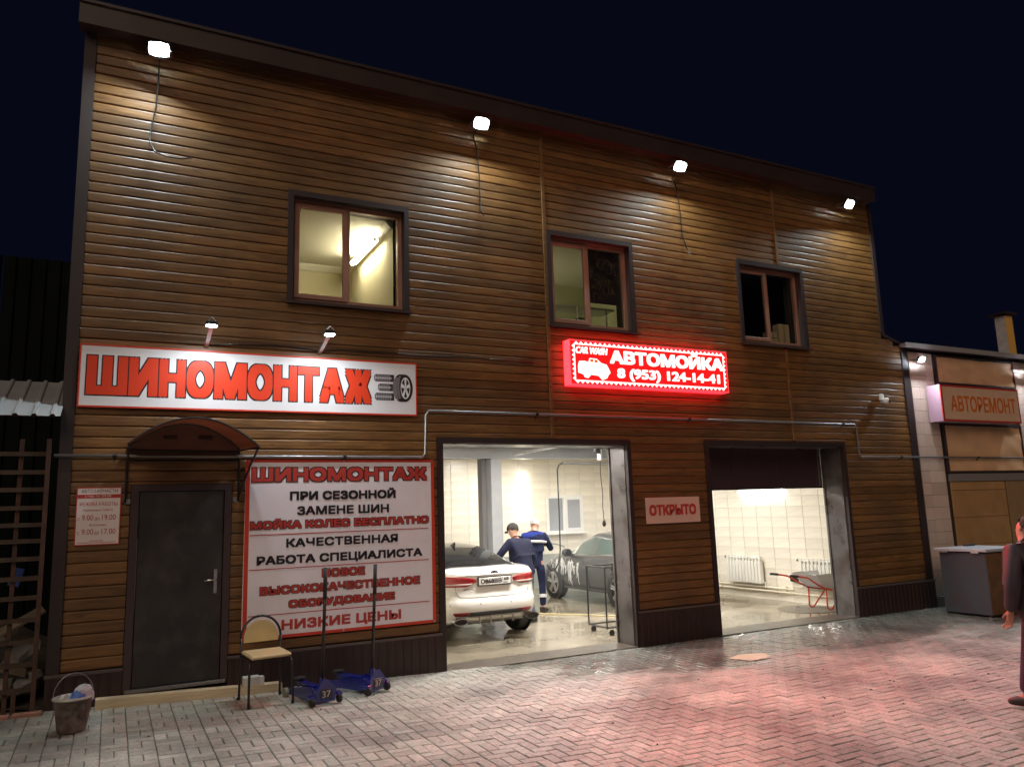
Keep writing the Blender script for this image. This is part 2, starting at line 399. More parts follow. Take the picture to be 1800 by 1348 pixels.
for c in cells:
    x = XA+(c[0]+c[2]/2)*.1; y = YA+(c[1]+c[3]/2)*.1
    if x < -1.2 and y > -.05: pass
    p = inview(x, y, 0, 0)
    scored.append(((c[2]*c[3]/p[2]**3) if p else 0, c))
scored.sort(key=lambda t: -t[0])
def putattr(me, tones):
    a = me.attributes.new('tone', 'FLOAT', 'POINT'); a.data.foreach_set('value', tones)
def tone_of(x, y):
    t = prr.random()*.45+.25
    if -2.6 < y < -2.4 or (x < 2 and -1.55 < y < -1.4): t -= .25
    if prr.random() < .06: t += .25
    return max(0, min(1, t))
allv = []; allf = []; tones = []
for k, (sc, c) in enumerate(scored):
    x0 = XA+c[0]*.1; y0 = YA+c[1]*.1
    vs, fs = paver_verts(x0, x0+c[2]*.1, y0, y0+c[3]*.1, prr); t = tone_of(x0, y0)
    if k < 300 and sc > 0:
        cx, cy_ = x0, y0
        me = bpy.data.meshes.new('paver'); me.from_pydata(vs, [], fs); putattr(me, [t]*12); me.materials.append(paver)
        o = bpy.data.objects.new('paver', me); COL.objects.link(o); o.parent = ground
    else:
        n0 = len(allv); allv += vs; allf += [tuple(q+n0 for q in f) for f in fs]; tones += [t]*12
me = bpy.data.meshes.new('paving'); me.from_pydata(allv, [], allf); putattr(me, tones); me.materials.append(paver)
pv = bpy.data.objects.new('paving', me); COL.objects.link(pv); pv.parent = ground; pv['kind'] = 'stuff'
# far asphalt lot behind the camera and to the right
# small litter on the paving
lt = MB(); lr = random.Random(11)
for k in range(170):
    x = lr.uniform(-.8, 12); y = lr.uniform(-6.5, -.3); s = lr.uniform(.006, .016); a = lr.random()*3
    if not inview(x, y, 0): continue
    z = zg(x)+.002; c_, s_ = math.cos(a)*s, math.sin(a)*s
    lt.add([(x-c_, y-s_, z), (x+s_*.6, y-c_*.6, z), (x+c_, y+s_, z), (x-s_*.6, y+c_*.6, z), (x, y, z+s*.8)], [(0,1,4), (1,2,4), (2,3,4), (3,0,4), (3,2,1,0)])
tag(lt.build('litter', mat('litter_dark', (.03, .025, .02), .8), None), 'dark crumbs and bits of leaf scattered over the paving', 'litter', kind='stuff')
# puddle; the tan reflection of the hall is put into its colour
pd = MB(); N = 40
pd.v = [(7.17+(.27+.03*math.sin(3*t)+.02*math.sin(7*t))*math.cos(t), -1.42+(.2+.02*math.sin(2*t+1)+.015*math.sin(5*t))*math.sin(t), .006) for t in [2*math.pi*k/N for k in range(N)]]
pd.f = [tuple(range(N))]
tag(pd.build('puddle', mat('puddle_reflection', (.36, .27, .17), .12, spec=.6), None, norm=False), 'small puddle coloured with its tan reflection, on the paving in front of the half closed gate', 'puddle')

# ------------------------------------------------------------------ the wooden building
bld = thing('car_wash_building', 'two storey workshop clad in horizontal brown wooden boards with two garage openings', 'building', (0,0,0))
OPEN = [(1.72,3.235,4.40,5.80), (5.285,6.765,4.40,5.80), (8.83,10.325,4.41,5.81), (.165,1.165,-1,2.29), (3.58,6.535,-1,2.835), (7.895,10.955,-1,2.85)]
SEG = [(-.385, 5.235), (5.295, 9.765), (9.825, 12.68)]
BZ, BH = .478, .1152
PROF = [(.020, 0), (.004, .007), (0, .016), (-.001, .058), (0, .100), (.004, .108), (.020, .1152)]
def clipprof(a, b):
    out = []
    for i in range(len(PROF)-1):
        (y0, z0), (y1, z1) = PROF[i], PROF[i+1]
        if z1 <= a or z0 >= b: continue
        def at(z): t = (z-z0)/(z1-z0); return (y0+(y1-y0)*t, z)
        p0 = (y0, z0) if z0 >= a else at(a); p1 = (y1, z1) if z1 <= b else at(b)
        if not out: out.append(p0)
        out.append(p1)
    return out
nb = 0
for seg in SEG:
    for k in range(60):
        zb = BZ+k*BH
        if zb > 7.28: break
        xr = seg[1]
        if seg[1] > 12:
            zc = zb+BH/2
            if zc > 4.79: xr = 12.20
            elif zc > 4.62: xr = 12.68-(zc-4.62)/.17*.48
        # x intervals with clip ranges
        xsn = sorted({seg[0], xr}|{v for o in OPEN for v in o[:2] if seg[0] < v < xr and o[2] < zb+BH and o[3] > zb})
        pieces = []
        for a, b in zip(xsn[:-1], xsn[1:]):
            xm = (a+b)/2; lo, hi = 0, BH
            for o in OPEN:
                if o[0] < xm < o[1] and o[2] < zb+BH and o[3] > zb:
                    if o[2] <= zb and o[3] >= zb+BH: lo = hi = 0; break
                    if o[3] < zb+BH: lo = max(lo, o[3]-zb)
                    if o[2] > zb: hi = min(hi, o[2]-zb)
            if hi-lo < .012: pieces.append(None)
            else: pieces.append((a, b, lo, hi))
        runs = []; cur = []
        for p in pieces:
            if p is None:
                if cur: runs.append(cur); cur = []
            else: cur.append(p)
        if cur: runs.append(cur)
        for run in runs:
            mb = MB(); dy = (rnd.random()-.5)*.003
            for (a, b, lo, hi) in run:
                a2 = a+(.0015 if a == run[0][0] else 0); b2 = b-(.0015 if b == run[-1][1] else 0)
                pr = clipprof(lo, hi); pr = [(y+dy, z+zb) for y, z in pr]; pr = pr+[(.03, pr[-1][1]), (.03, pr[0][1])]
                mb.prism(pr, a2, b2, 'yz')
            mb.build('siding_board', wood, bld); nb += 1
print('boards', nb)
# carcass behind the boards
body = MB()
def wallrect(x0, x1, z0, z1): body.box(x0, x1, .032, .38, z0, z1)
# window band and solid bands with the openings left out (reveals 1.8-3.14 etc.)
HOL = [(1.775,3.18,4.45,5.735), (5.345,6.705,4.45,5.735), (8.89,10.265,4.46,5.74), (.215,1.125,-.2,2.235), (3.66,6.47,-.2,2.765), (7.96,10.885,-.2,2.78)]
zz = sorted({-.2, 4.62, 7.3}|{h[2] for h in HOL}|{h[3] for h in HOL})
for z0, z1 in zip(zz[:-1], zz[1:]):
    zm = (z0+z1)/2; xr = 12.70 if zm < 4.62 else 12.21
    hs = sorted([h for h in HOL if h[2] < zm < h[3]]); x = -.42
    for h in hs: wallrect(x, h[0], z0, z1); x = h[1]
    wallrect(x, xr, z0, z1)
body.build('wall', mat('carcass', (.05, .035, .03), .8), bld)
# side and back walls, roof of the upper floor
MB().box(-.42, -.2, .38, 8.4, -.1, 7.3).build('side_wall', brown, bld)
MB().box(12.0, 12.21, .38, 8.4, 3.4, 7.3).build('side_wall', brown, bld)
MB().box(-.42, 12.21, 8.2, 8.4, 3.4, 7.3).build('rear_wall', brown, bld)
MB().box(-.5, 12.25, -.02, 8.6, 7.3, 7.38).build('roof', mat('roof_sheet', (.05,.03,.03), .5), bld)
# fascia
fa = MB(); fa.box(-.56, 12.2, -.2, -.17, 7.26, 7.50); fa.box(-.56, 12.2, -.225, -.02, 7.50, 7.535); fa.box(-.56, 12.2, -.17, .03, 7.285, 7.30)
fa.build('fascia', mat('fascia_metal', (.035, .022, .02), .42, var=.12, nscale=3), bld)
# slender battens over the board joints
for x0, z1 in ((5.238, 7.26), (9.768, 7.26)):
    z0 = 2.84 if x0 < 6 else 5.82
    B('joint_batten', wood, bld, x0, x0+.054, -.014, .02, z0, z1, b=.004)
B('joint_batten', wood, bld, 9.768, 9.822, -.014, .02, 2.86, 4.38, b=.004)
# corner trims
ct = MB(); ct.box(-.50, -.385, -.022, .02, .20, 7.26); ct.box(-.50, -.48, .02, .5, .2, 7.26)
ct.build('corner_trim', brown2, bld)
ct = MB(); ct.box(12.20, 12.28, -.022, .02, 4.80, 7.26); ct.box(12.262, 12.28, .02, .5, 4.8, 7.26); ct.build('corner_trim', brown2, bld)
ct = MB(); ct.box(12.68, 12.84, -.022, .02, .10, 4.62); ct.box(12.82, 12.84, .02, .4, .1, 4.62); ct.build('corner_trim', brown2, bld)
MB().prism([(12.2, 4.79), (12.86, 4.60), (12.86, 4.64), (12.2, 4.84)], -.03, .4).build('shoulder_flashing', brown2, bld)
# plinth of ribbed sheet with a drip flashing
def ribbed(x0, x1, z0f, z1, y, m, name, parent, pitch=.1, dep=.008):
    mb = MB(); x = x0; prof = [(x0, 0)]
    while x+pitch < x1:
        prof += [(x+.04, 0), (x+.046, dep), (x+.06, dep), (x+.066, 0)]; x += pitch
    prof.append((x1, 0)); n = len(prof)
    mb.v = [(p[0], y-p[1], z0f(p[0])) for p in prof]+[(p[0], y-p[1], z1) for p in prof]
    mb.f = [(i, i+1, n+i+1, n+i) for i in range(n-1)]
    mb.add([(x0, y, z0f(x0)), (x0, .03, z0f(x0)), (x0, .03, z1), (x0, y, z1)], [(0,1,2,3)])
    mb.add([(x1, y, z0f(x1)), (x1, .03, z0f(x1)), (x1, .03, z1), (x1, y, z1)], [(0,1,2,3)])
    return mb.build(name, m, parent)
for a, b in ((-.50, .165), (1.165, 3.60), (6.50, 7.94), (10.90, 12.86)):
    ribbed(a, b, lambda x: zg(x)-.03, .462, -.03, brown, 'plinth', bld)
    fl = MB(); fl.box(a-.01, b+.004, -.045, .0, .462, .472); fl.box(a-.01, b+.004, -.045, -.041, .445, .462)
    fl.build('drip_flashing', mat('flashing_metal', (.11, .085, .08), .35, .3), bld)
# garage opening trims
for (x0, x1, z1) in ((3.58, 6.535, 2.835), (7.895, 10.955, 2.85)):
    t = MB(); t.box(x0, x0+.08, -.02, .05, zg(x0)-.02, z1); t.box(x1-.067, x1, -.02, .05, -.02, z1); t.box(x0+.08, x1-.067, -.02, .05, z1-.07, z1)
    t.build('opening_trim', brown2, bld)
# metal lined jambs
for x0, s in ((3.655, 1), (6.47, -1), (7.955, 1), (10.885, -1)):
    j = MB(); j.box(min(x0, x0+s*.012), max(x0, x0+s*.012), .05, .44, -.02, 2.77)
    j.box(min(x0, x0+s*.03), max(x0, x0+s*.03), .405, .44, -.02, 2.765)
    j.build('jamb_lining', metal, bld)
for x0, x1, z in ((3.667, 6.458, 2.765), (7.967, 10.873, 2.78)):
    B('head_lining', metal, bld, x0, x1, .05, .44, z-.012, z+.0)
for x0, x1 in ((3.66, 6.47), (7.96, 10.885)):
    B('threshold', mat('wet_threshold', (.10, .085, .07), .3, var=.35, nscale=9, bump=.5, bscale=20), bld, x0, x1, -.02, .46, -.05, .012)

# sectional gate, half lowered, in the right opening
gate = thing('sectional_gate', 'dark brown sectional garage gate stopped half way down in the right opening', 'garage door', (0,0,0))
gm = mat('gate_panel', (.05, .028, .035), .35, var=.1, nscale=3)
xs_ = [7.97, 8.58, 9.53, 10.48, 10.87]
for k, (z0, z1) in enumerate(((2.13, 2.78),)):
    for a, b in ((7.97, 8.86), (8.864, 9.83), (9.834, 10.72), (10.724, 10.87)):
        B('panel', gm, gate, a, b, .452, .49, z0, z1, b=.004)
B('bottom_seal', rubber, gate, 7.97, 10.87, .455, .485, 2.105, 2.13)
B('warning_label', mat('label_yellowish', (.45, .42, .3), .6), gate, 8.10, 8.25, .448, .451, 2.47, 2.53)
B('guide_rail', galv, gate, 10.79, 10.80, .435, .451, 2.14, 2.76)

# entrance door
door = thing('entrance_door', 'dark brown steel entrance door under the arched canopy', 'door', (0,0,0))
dm = mat('door_steel', (.024, .021, .022), .5, var=.3, nscale=2.5, bump=.25, bscale=200, rvar=.12, dirt=(.05, .045, .042), dirtscale=4)
f = MB(); f.box(.17, .245, -.02, .06, .22, 2.285); f.box(1.09, 1.16, -.02, .06, .22, 2.285); f.box(.245, 1.09, -.02, .06, 2.22, 2.285)
f.build('frame', mat('door_frame', (.05, .032, .035), .4), door)
B('leaf', dm, door, .25, 1.085, -.005, .04, .255, 2.215, b=.006)
B('threshold', mat('sill_steel', (.2, .19, .19), .35, .6), door, .19, 1.14, -.05, .05, .215, .25, b=.004)
h = MB(); h.bbox(1.0, 1.035, -.017, -.005, 1.13, 1.38, b=.004)
hp = h.build('handle_plate', galv, door)
MB().tube([(1.018, -.01, 1.275), (1.018, -.06, 1.275), (.99, -.065, 1.275), (.90, -.065, 1.27)], .011).build('handle', chrome, door, smooth=True)
for z in (.45, 1.85): MB().tube([(.247, -.014, z), (.247, -.014, z+.12)], .009).build('hinge', black, door)

# canopy above the door
can = thing('door_canopy', 'brown arched polycarbonate canopy on a thin steel frame above the entrance door', 'canopy', (0,0,0))
poly = bpy.data.materials.new('polycarbonate'); poly.use_nodes = True
_b = poly.node_tree.nodes['Principled BSDF']; _b.inputs['Base Color'].default_value = (.16, .07, .045, 1); _b.inputs['Roughness'].default_value = .4
_n = poly.node_tree.nodes; _tr = _n.new('ShaderNodeBsdfTranslucent'); _tr.inputs[0].default_value = (.30, .14, .09, 1)
_ms = _n.new('ShaderNodeMixShader'); _ms.inputs[0].default_value = .5; poly.node_tree.links.new(_b.outputs[0], _ms.inputs[1]); poly.node_tree.links.new(_tr.outputs[0], _ms.inputs[2])
poly.node_tree.links.new(_ms.outputs[0], _n['Material Output'].inputs[0])
def arcp(x0, x1, z0, z1, zc, n=20):
    pts = []
    for k in range(n+1):
        t = k/n; x = x0+(x1-x0)*t; pts.append((x, z0+(z1-z0)*t+(zc)*math.sin(math.pi*t)**.85))
    return pts
fr_ = arcp(.115, 1.30, 2.645, 2.615, .27); bk = arcp(.13, 1.23, 2.68, 2.665, .27)
sh = MB(); n = len(fr_)
sh.v = [(x, -.9, z) for x, z in fr_]+[(x, -.02, z) for x, z in bk]+[(x, -.9, z+.006) for x, z in fr_]+[(x, -.02, z+.006) for x, z in bk]
sh.f = [(i, i+1, n+i+1, n+i) for i in range(n-1)]+[(2*n+i, 3*n+i, 3*n+i+1, 2*n+i+1) for i in range(n-1)]+[(i, 2*n+i, 2*n+i+1, i+1) for i in range(n-1)]
sh.build('roof_sheet', poly, can, smooth=False)
tp = MB(); tp.prism([(x, z-.004) for x, z in bk]+[(bk[-1][0], bk[-1][1]-.03), (bk[0][0], bk[0][1]-.03)], -.034, -.026); tp.build('back_panel', mat('back_panel_brown', (.17, .08, .055), .5, var=.1), can)
MB().tube([(x, -.905, z-.004) for x, z in fr_], .011, 6).build('front_arc', black, can)
MB().tube([(x, -.03, z-.012) for x, z in bk], .010, 6).build('rear_arc', black, can)
c2 = MB(); c2.tube([(.115, -.9, 2.64), (.13, -.03, 2.665)], .011, 6); c2.tube([(1.30, -.9, 2.61), (1.23, -.03, 2.65)], .011, 6); c2.tube([(.13, -.035, 2.645), (1.23, -.035, 2.63)], .012, 6)
c2.tube([(.13, -.03, 2.53), (1.23, -.03, 2.53)], .009, 6); c2.build('side_rails', black, can)
for x in (.115, 1.225):
    MB().tube([(x, -.03, 2.66), (x, -.03, 2.10)], .014, 6).build('wall_upright', black, can)
    MB().tube([(x, -.04, 2.13), (x+(.0 if x < 1 else .05), -.5, 2.45), (x+(.0 if x < 1 else .07), -.88, 2.61)], .012, 6).build('brace', black, can)
    B('wall_plate', galv, can, x-.0 if x < 1 else x-.05, x+.05 if x < 1 else x, -.02, -.008, 2.09, 2.14)
for x in (.52, .87): MB().bbox(x-.07, x+.07, -.050, -.036, 2.765, 2.80, b=.004).build('bracket', mat('bracket_rust', (.05, .02, .015), .6), can)

# ------------------------------------------------------------------ windows
wfm = mat('window_frame_brown', (.34, .18, .13), .42, var=.08, nscale=4)
def window(hx0, hx1, hz0, hz1, ox, side):
    """parts of the building; reveal, casing, frame, sash, panes"""
    c = MB(); x0, x1, z0, z1 = ox
    c.box(x0, hx0+.004, -.03, .03, z0, z1); c.box(hx1-.004, x1, -.03, .03, z0, z1); c.box(hx0+.004, hx1-.004, -.03, .03, hz1-.004, z1)
    c.build('window_casing', brown2, bld)
    s = MB(); s.prism([(-.075, z0-.002), (.10, z0+.045), (.10, z0+.05), (-.075, z0+.006), ], x0-.02, x1+.03, 'yz'); s.box(x0-.02, x1+.03, -.078, -.072, z0-.02, z0+.004)
    s.build('window_sill', mat('sill_metal', (.09, .06, .06), .3, .3), bld)
    yf = .10; w = MB(); fx0, fx1, fz0, fz1 = hx0, hx1, hz0, hz1; t = .055
    w.box(fx0, fx0+t, yf, yf+.06, fz0, fz1); w.box(fx1-t, fx1, yf, yf+.06, fz0, fz1); w.box(fx0+t, fx1-t, yf, yf+.06, fz0, fz0+t); w.box(fx0+t, fx1-t, yf, yf+.06, fz1-t, fz1)
    xm = fx0+(fx1-fx0)*.5; w.box(xm-.022, xm+.022, yf, yf+.06, fz0+t, fz1-t)
    fo = w.build('window_frame', wfm, bld)
    # opening sash on the left
    q = MB(); a, b, c_, d = fx0+t-.015, xm-.005, fz0+t-.015, fz1-t+.015; t2 = .062
    q.bbox(a, a+t2, yf-.018, yf+.035, c_, d, b=.005); q.bbox(b-t2, b, yf-.018, yf+.035, c_, d, b=.005); q.bbox(a+t2, b-t2, yf-.018, yf+.035, c_, c_+t2, b=.005); q.bbox(a+t2, b-t2, yf-.018, yf+.035, d-t2, d, b=.005)
    q.build('window_sash', wfm, bld)
    MB().box(a+t2, b-t2, yf+.012, yf+.018, c_+t2, d-t2).build('window_pane', glass, bld)
    MB().box(xm+.022, fx1-t, yf+.022, yf+.028, fz0+t, fz1-t).build('window_pane', glass, bld)
window(1.775, 3.18, 4.45, 5.735, OPEN[0], 0)
window(5.345, 6.705, 4.45, 5.735, OPEN[1], 0)
window(8.89, 10.265, 4.46, 5.74, OPEN[2], 0)

# rooms behind the windows
def room(x0, x1, y1, z0, z1, wm, cm, name):
    r = MB(); y0 = .385
    r.add([(x0,y1,z0),(x1,y1,z0),(x1,y1,z1),(x0,y1,z1)], [(0,1,2,3)]); r.add([(x0,y0,z0),(x0,y1,z0),(x0,y1,z1),(x0,y0,z1)], [(0,1,2,3)])
    r.add([(x1,y0,z0),(x1,y1,z0),(x1,y1,z1),(x1,y0,z1)], [(0,1,2,3)]); r.add([(x0,y0,z0),(x1,y0,z0),(x1,y1,z0),(x0,y1,z0)], [(0,1,2,3)])
    for (a, b, c, d) in ((x0, x1, z0, 4.40),): r.add([(a,y0,c),(b,y0,c),(b,y0,d),(a,y0,d)], [(0,1,2,3)])
    r.build(name, wm, bld, norm=False)
    MB().add([(x0,y0,z1),(x1,y0,z1),(x1,y1,z1),(x0,y1,z1)], [(0,1,2,3)]).build('room_ceiling', cm, bld, norm=False)
room(.4, 3.16, 2.6, 3.45, 5.74, plaster, ceilm, 'room_walls')
cn = MB(); cn.prism([(2.6, 5.74), (2.5, 5.74), (2.5, 5.725), (2.575, 5.655), (2.6, 5.65)], .4, 3.16, 'yz'); cn.prism([(3.16, 5.74), (3.06, 5.74), (3.06, 5.725), (3.135, 5.655), (3.16, 5.65)], .385, 2.5)
cn.build('cornice', mat('cornice_white', (.75, .73, .66), .6), bld)
room(4.6, 8.0, 3.2, 3.45, 6.1, mat('office_plaster', (.66, .66, .46), .8), ceilm, 'room_walls')
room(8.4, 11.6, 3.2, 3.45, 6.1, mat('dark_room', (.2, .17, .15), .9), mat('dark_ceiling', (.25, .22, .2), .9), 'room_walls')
def tube_lamp(name, label, p0, p1, strength, out, col=(1, .93, .78), r=.018, group='tube lamps', w=.06):
    p0, p1 = Vector(p0), Vector(p1); d = (p1-p0).normalized(); out = Vector(out).normalized()
    t = thing(name, label, 'lamp', tuple((p0+p1)/2), 0, group); c = (p0+p1)/2
    MB().tube([p0-c, p1-c], r, 10).build('tube', emis('tube_glow_%s_%.0f' % (label[:12], strength), col, strength), t)
    s = d.cross(out)
    bk_ = MB(); off = -out*(r+.015)
    q = [p0-c+off-s*w/2-d*.02, p1-c+off-s*w/2+d*.02, p1-c+off+s*w/2+d*.02, p0-c+off+s*w/2-d*.02]
    bk_.add([v for v in q]+[v-out*.03 for v in q], [(0,1,2,3), (7,6,5,4), (0,4,5,1), (1,5,6,2), (2,6,7,3), (3,7,4,0)])
    bk_.build('housing', white_p, t)
    for e in (p0-c, p1-c):
        sg = -1 if e is None else (1 if (e-(p0-c)).length < 1e-6 else -1)
        MB().tube([e-d*.012*sg, e+d*.004*sg], r*.9, 8).build('end_cap', white_p, t)
    return t
tube_lamp('tube_lamp', 'bright tube lamp under the ceiling seen through the first upstairs window', (3.02, .75, 5.60), (3.02, 1.85, 5.60), 75, (-1, 0, -.3), (1, .88, .62), r=.03)
# office behind the second window: shelf, boxes, box, poster, added pendant lamp
sh_ = thing('wall_shelf', 'white shelf on brackets seen through the second upstairs window', 'shelf', (6.6, 1.2, 4.9))
B('board', white_p, sh_, -1.2, .5, -.2, .2, .12, .15); B('board', white_p, sh_, -1.2, .5, -.2, .2, -.30, -.27)
for x in (-.8, -.2, .35): MB().tube([(x, -.19, -.27), (x, -.19, .12)], .012, 6).build('bracket', galv, sh_)
bx = thing('power_tool_case', 'dark case with a handle on the upstairs shelf behind the second window', 'case', (6.52, 1.1, 4.63))
B('case', darkp, bx, -.15, .13, -.08, .08, 0, .2, b=.02); MB().tube([(-.09, 0, .2), (-.07, 0, .25), (.06, 0, .25), (.08, 0, .2)], .012, 6).build('handle', darkp, bx); B('badge', white_p, bx, -.06, .04, -.083, -.08, .06, .13)
bt = MB(); bt.lathe([(.03, 0), (.03, .15), (.012, .19), (.012, .23)], (6.05, 1.1, 4.63)); tag(bt.build('bottle', darkp, None), 'dark bottle standing left on the upstairs shelf behind the second window', 'bottle')
po = thing('poster', 'dark poster with gold scrolls hung inside the second upstairs window', 'poster', (0,0,0))
pm = mat('poster_print', (.02, .014, .016), .5, var=.8, nscale=5, dirt=(.09, .06, .03), dirtscale=7)
B('sheet', pm, po, 6.07, 6.62, .150, .152, 4.85, 5.66)
pg = MB(); rr_ = random.Random(5)
for k in range(14):
    x = rr_.uniform(6.15, 6.55); z = rr_.uniform(4.95, 5.5); a = rr_.uniform(0, 6); l_ = rr_.uniform(.04, .14)
    pg.tube([(x+math.cos(a+q*.6)*l_*q/4, .149, z+math.sin(a+q*.6)*l_*q/3) for q in range(5)], .004, 4)
pg.build('gold_scroll', mat('poster_gold', (.14, .10, .05), .5), po)
ld = thing('added_pendant', 'added pendant lamp hanging low and unseen in the room behind the second upstairs window', 'lamp', (6.2, 2.6, 5.0))  # lamp added below the sight line to light the room walls
MB().lathe([(0, .08), (.08, .06), (.11, 0), (.08, -.06), (0, -.08)], (0,0,0)).build('diffuser', emis('added_glow_room2', (1, .88, .62), 32), ld); MB().tube([(0, 0, .08), (0, 0, 1.09)], .006, 6).build('cord', black, ld)
# boxes on the sill of the dark window
for i, (x0, x1, z0, z1, lb) in enumerate(((9.66, 9.84, 4.50, 4.60, 'small pale carton low on the sill of the dark third window'), (9.64, 9.83, 4.61, 4.71, 'pale carton stacked on the small one inside the third window'), (9.88, 10.12, 4.50, 4.86, 'tall pale carton leaning inside the right corner of the third window'))):
    t = thing('carton', lb, 'carton', ((x0+x1)/2, .26, z0), 0, 'cartons behind the third window')
    w_ = (x1-x0)/2; B('box', mat('carton_board', (.42, .32, .22), .8), t, -w_, w_, -.07, .07, 0, z1-z0, b=.003); B('tape', mat('tape', (.3, .22, .13), .4), t, -w_*.15, w_*.15, -.0725, -.0705, 0, z1-z0-.004)
B('window_board', white_p, bld, 8.9, 10.26, .165, .40, 4.465, 4.495)

# ------------------------------------------------------------------ washing hall interior
hw = MB(); hw.add([(2.9,8,0),(11.65,8,0),(11.65,8,3.2),(2.9,8,3.2)], [(0,1,2,3)])
wall_back = hw.build('wall_back', grout, None, norm=False); tag(wall_back, 'pale tiled back wall of the washing hall', kind='structure')
hw = MB(); hw.add([(11.65,.38,0),(11.65,8,0),(11.65,8,3.2),(11.65,.38,3.2)], [(0,1,2,3)])
wall_right = hw.build('wall_right', grout, None, norm=False); tag(wall_right, 'cream tiled side wall of the washing hall', kind='structure')
hw = MB(); hw.add([(2.9,.38,0),(2.9,8,0),(2.9,8,3.2),(2.9,.38,3.2)], [(0,1,2,3)])
tag(hw.build('wall_left', pale, None, norm=False), 'plain left wall of the washing hall', kind='structure')
hw = MB(); hw.box(2.9,11.65,.44,8,3.2,3.3); tag(hw.build('ceiling', mat('hall_ceiling', (.6,.58,.52), .7), None), 'pale ceiling of the washing hall', kind='structure')
# inner faces of the front wall
hw = MB()
for a, b in ((2.9, 3.655), (6.475, 7.955), (10.89, 11.65)): hw.add([(a,.442,0),(b,.442,0),(b,.442,3.2),(a,.442,3.2)], [(0,1,2,3)])
hw.build('inner_lining', pale, bld, norm=False)
fl = MB(); fl.box(2.9, 11.65, .46, 8.0, -.06, .004)
floor = fl.build('floor', None, None); tag(floor, 'wet shiny beige floor of the washing hall', kind='structure')
fm = bpy.data.materials.new('wet_floor'); fm.use_nodes = True; floor.data.materials.append(fm)
n = fm.node_tree.nodes; l = fm.node_tree.links; b = n['Principled BSDF']
geo = n.new('ShaderNodeNewGeometry'); nz = n.new('ShaderNodeTexNoise'); nz.inputs['Scale'].default_value = .9; nz.inputs['Detail'].default_value = 5; l.new(geo.outputs['Position'], nz.inputs[0])
rp = n.new('ShaderNodeValToRGB'); rp.color_ramp.elements[0].position = .35; rp.color_ramp.elements[0].color = (.19, .165, .125, 1); rp.color_ramp.elements[1].position = .65; rp.color_ramp.elements[1].color = (.37, .33, .26, 1)
l.new(nz.outputs[0], rp.inputs[0]); l.new(rp.outputs[0], b.inputs['Base Color'])
mr = n.new('ShaderNodeMapRange'); mr.inputs[1].default_value = .4; mr.inputs[2].default_value = .62; mr.inputs[3].default_value = .05; mr.inputs[4].default_value = .22; l.new(nz.outputs[0], mr.inputs[0]); l.new(mr.outputs[0], b.inputs['Roughness'])
nb_ = n.new('ShaderNodeTexNoise'); nb_.inputs['Scale'].default_value = 4; nb_.inputs['Detail'].default_value = 3; l.new(geo.outputs['Position'], nb_.inputs[0])
bp = n.new('ShaderNodeBump'); bp.inputs['Strength'].default_value = .25; bp.inputs['Distance'].default_value = .01; l.new(nb_.outputs[0], bp.inputs['Height']); l.new(bp.outputs[0], b.inputs['Normal'])
# tiles
tr_ = random.Random(9)
tm = MB().bbox(-.1975, .1975, -.004, .004, -.0985, .0985, b=.0025); tm_me = None
def tiles(parent, orient, a0, a1, z0, z1, w=.4, h=.2, maxn=999):
    global tm_me
    cnt = 0; a = a0
    while a < a1-1e-6:
        z = z0
        while z < z1-1e-6:
            if tm_me is None: o = tm.build('tile', tile, parent); tm_me = o.data
            else: o = bpy.data.objects.new('tile', tm_me); COL.objects.link(o); o.parent = parent
            if orient == 'x': o.location = (a+w/2, 7.994+tr_.uniform(-.0008, .0008), z+h/2)
            else: o.location = (11.644+tr_.uniform(-.0008, .0008), a+w/2, z+h/2); o.rotation_euler = (0, 0, math.pi/2)
            o.scale = (w/.4, 1, h/.2); cnt += 1; z += h
        a += w
    return cnt
print('tiles', tiles(wall_right, 'y', .45, 8.0-.15, 0.0, 3.2, .4, .2), tiles(wall_back, 'x', 5.3, 11.6, 0.0, 3.2, .45, .2))
B('wall_base', pale, wall_back, 2.9, 5.29, 7.98, 7.99, 0, 3.2)
B('dado', mat('dado_grey', (.30, .33, .31), .4), wall_back, 6.2, 11.6, 7.96, 7.985, .0, .8)
# steel column and beam
col_ = thing('steel_column', 'grey painted square steel column inside the left garage bay', 'column', (7.0, 5.0, 0))
gp = mat('grey_paint', (.33, .34, .36), .4, var=.05); gp2 = mat('grey_paint_dark', (.16, .155, .16), .45)
B('shaft', gp, col_, -.33, -.09, -.12, .3, 0, 2.93, b=.01); B('flange', gp2, col_, -.43, -.333, .1, .3, 0, 2.93); B('base_plate', gp2, col_, -.45, .02, -.2, .4, 0, .03)
bm_ = thing('ceiling_beam', 'long grey steel beam crossing the washing hall under the ceiling', 'beam', (0, 5, 0))
B('web', gp, bm_, 2.9, 11.6, -.1, .1, 2.94, 3.15); B('flange', gp, bm_, 2.9, 11.6, -.16, .16, 2.93, 2.945); B('flange', gp, bm_, 2.9, 11.6, -.16, .16, 3.15, 3.2)
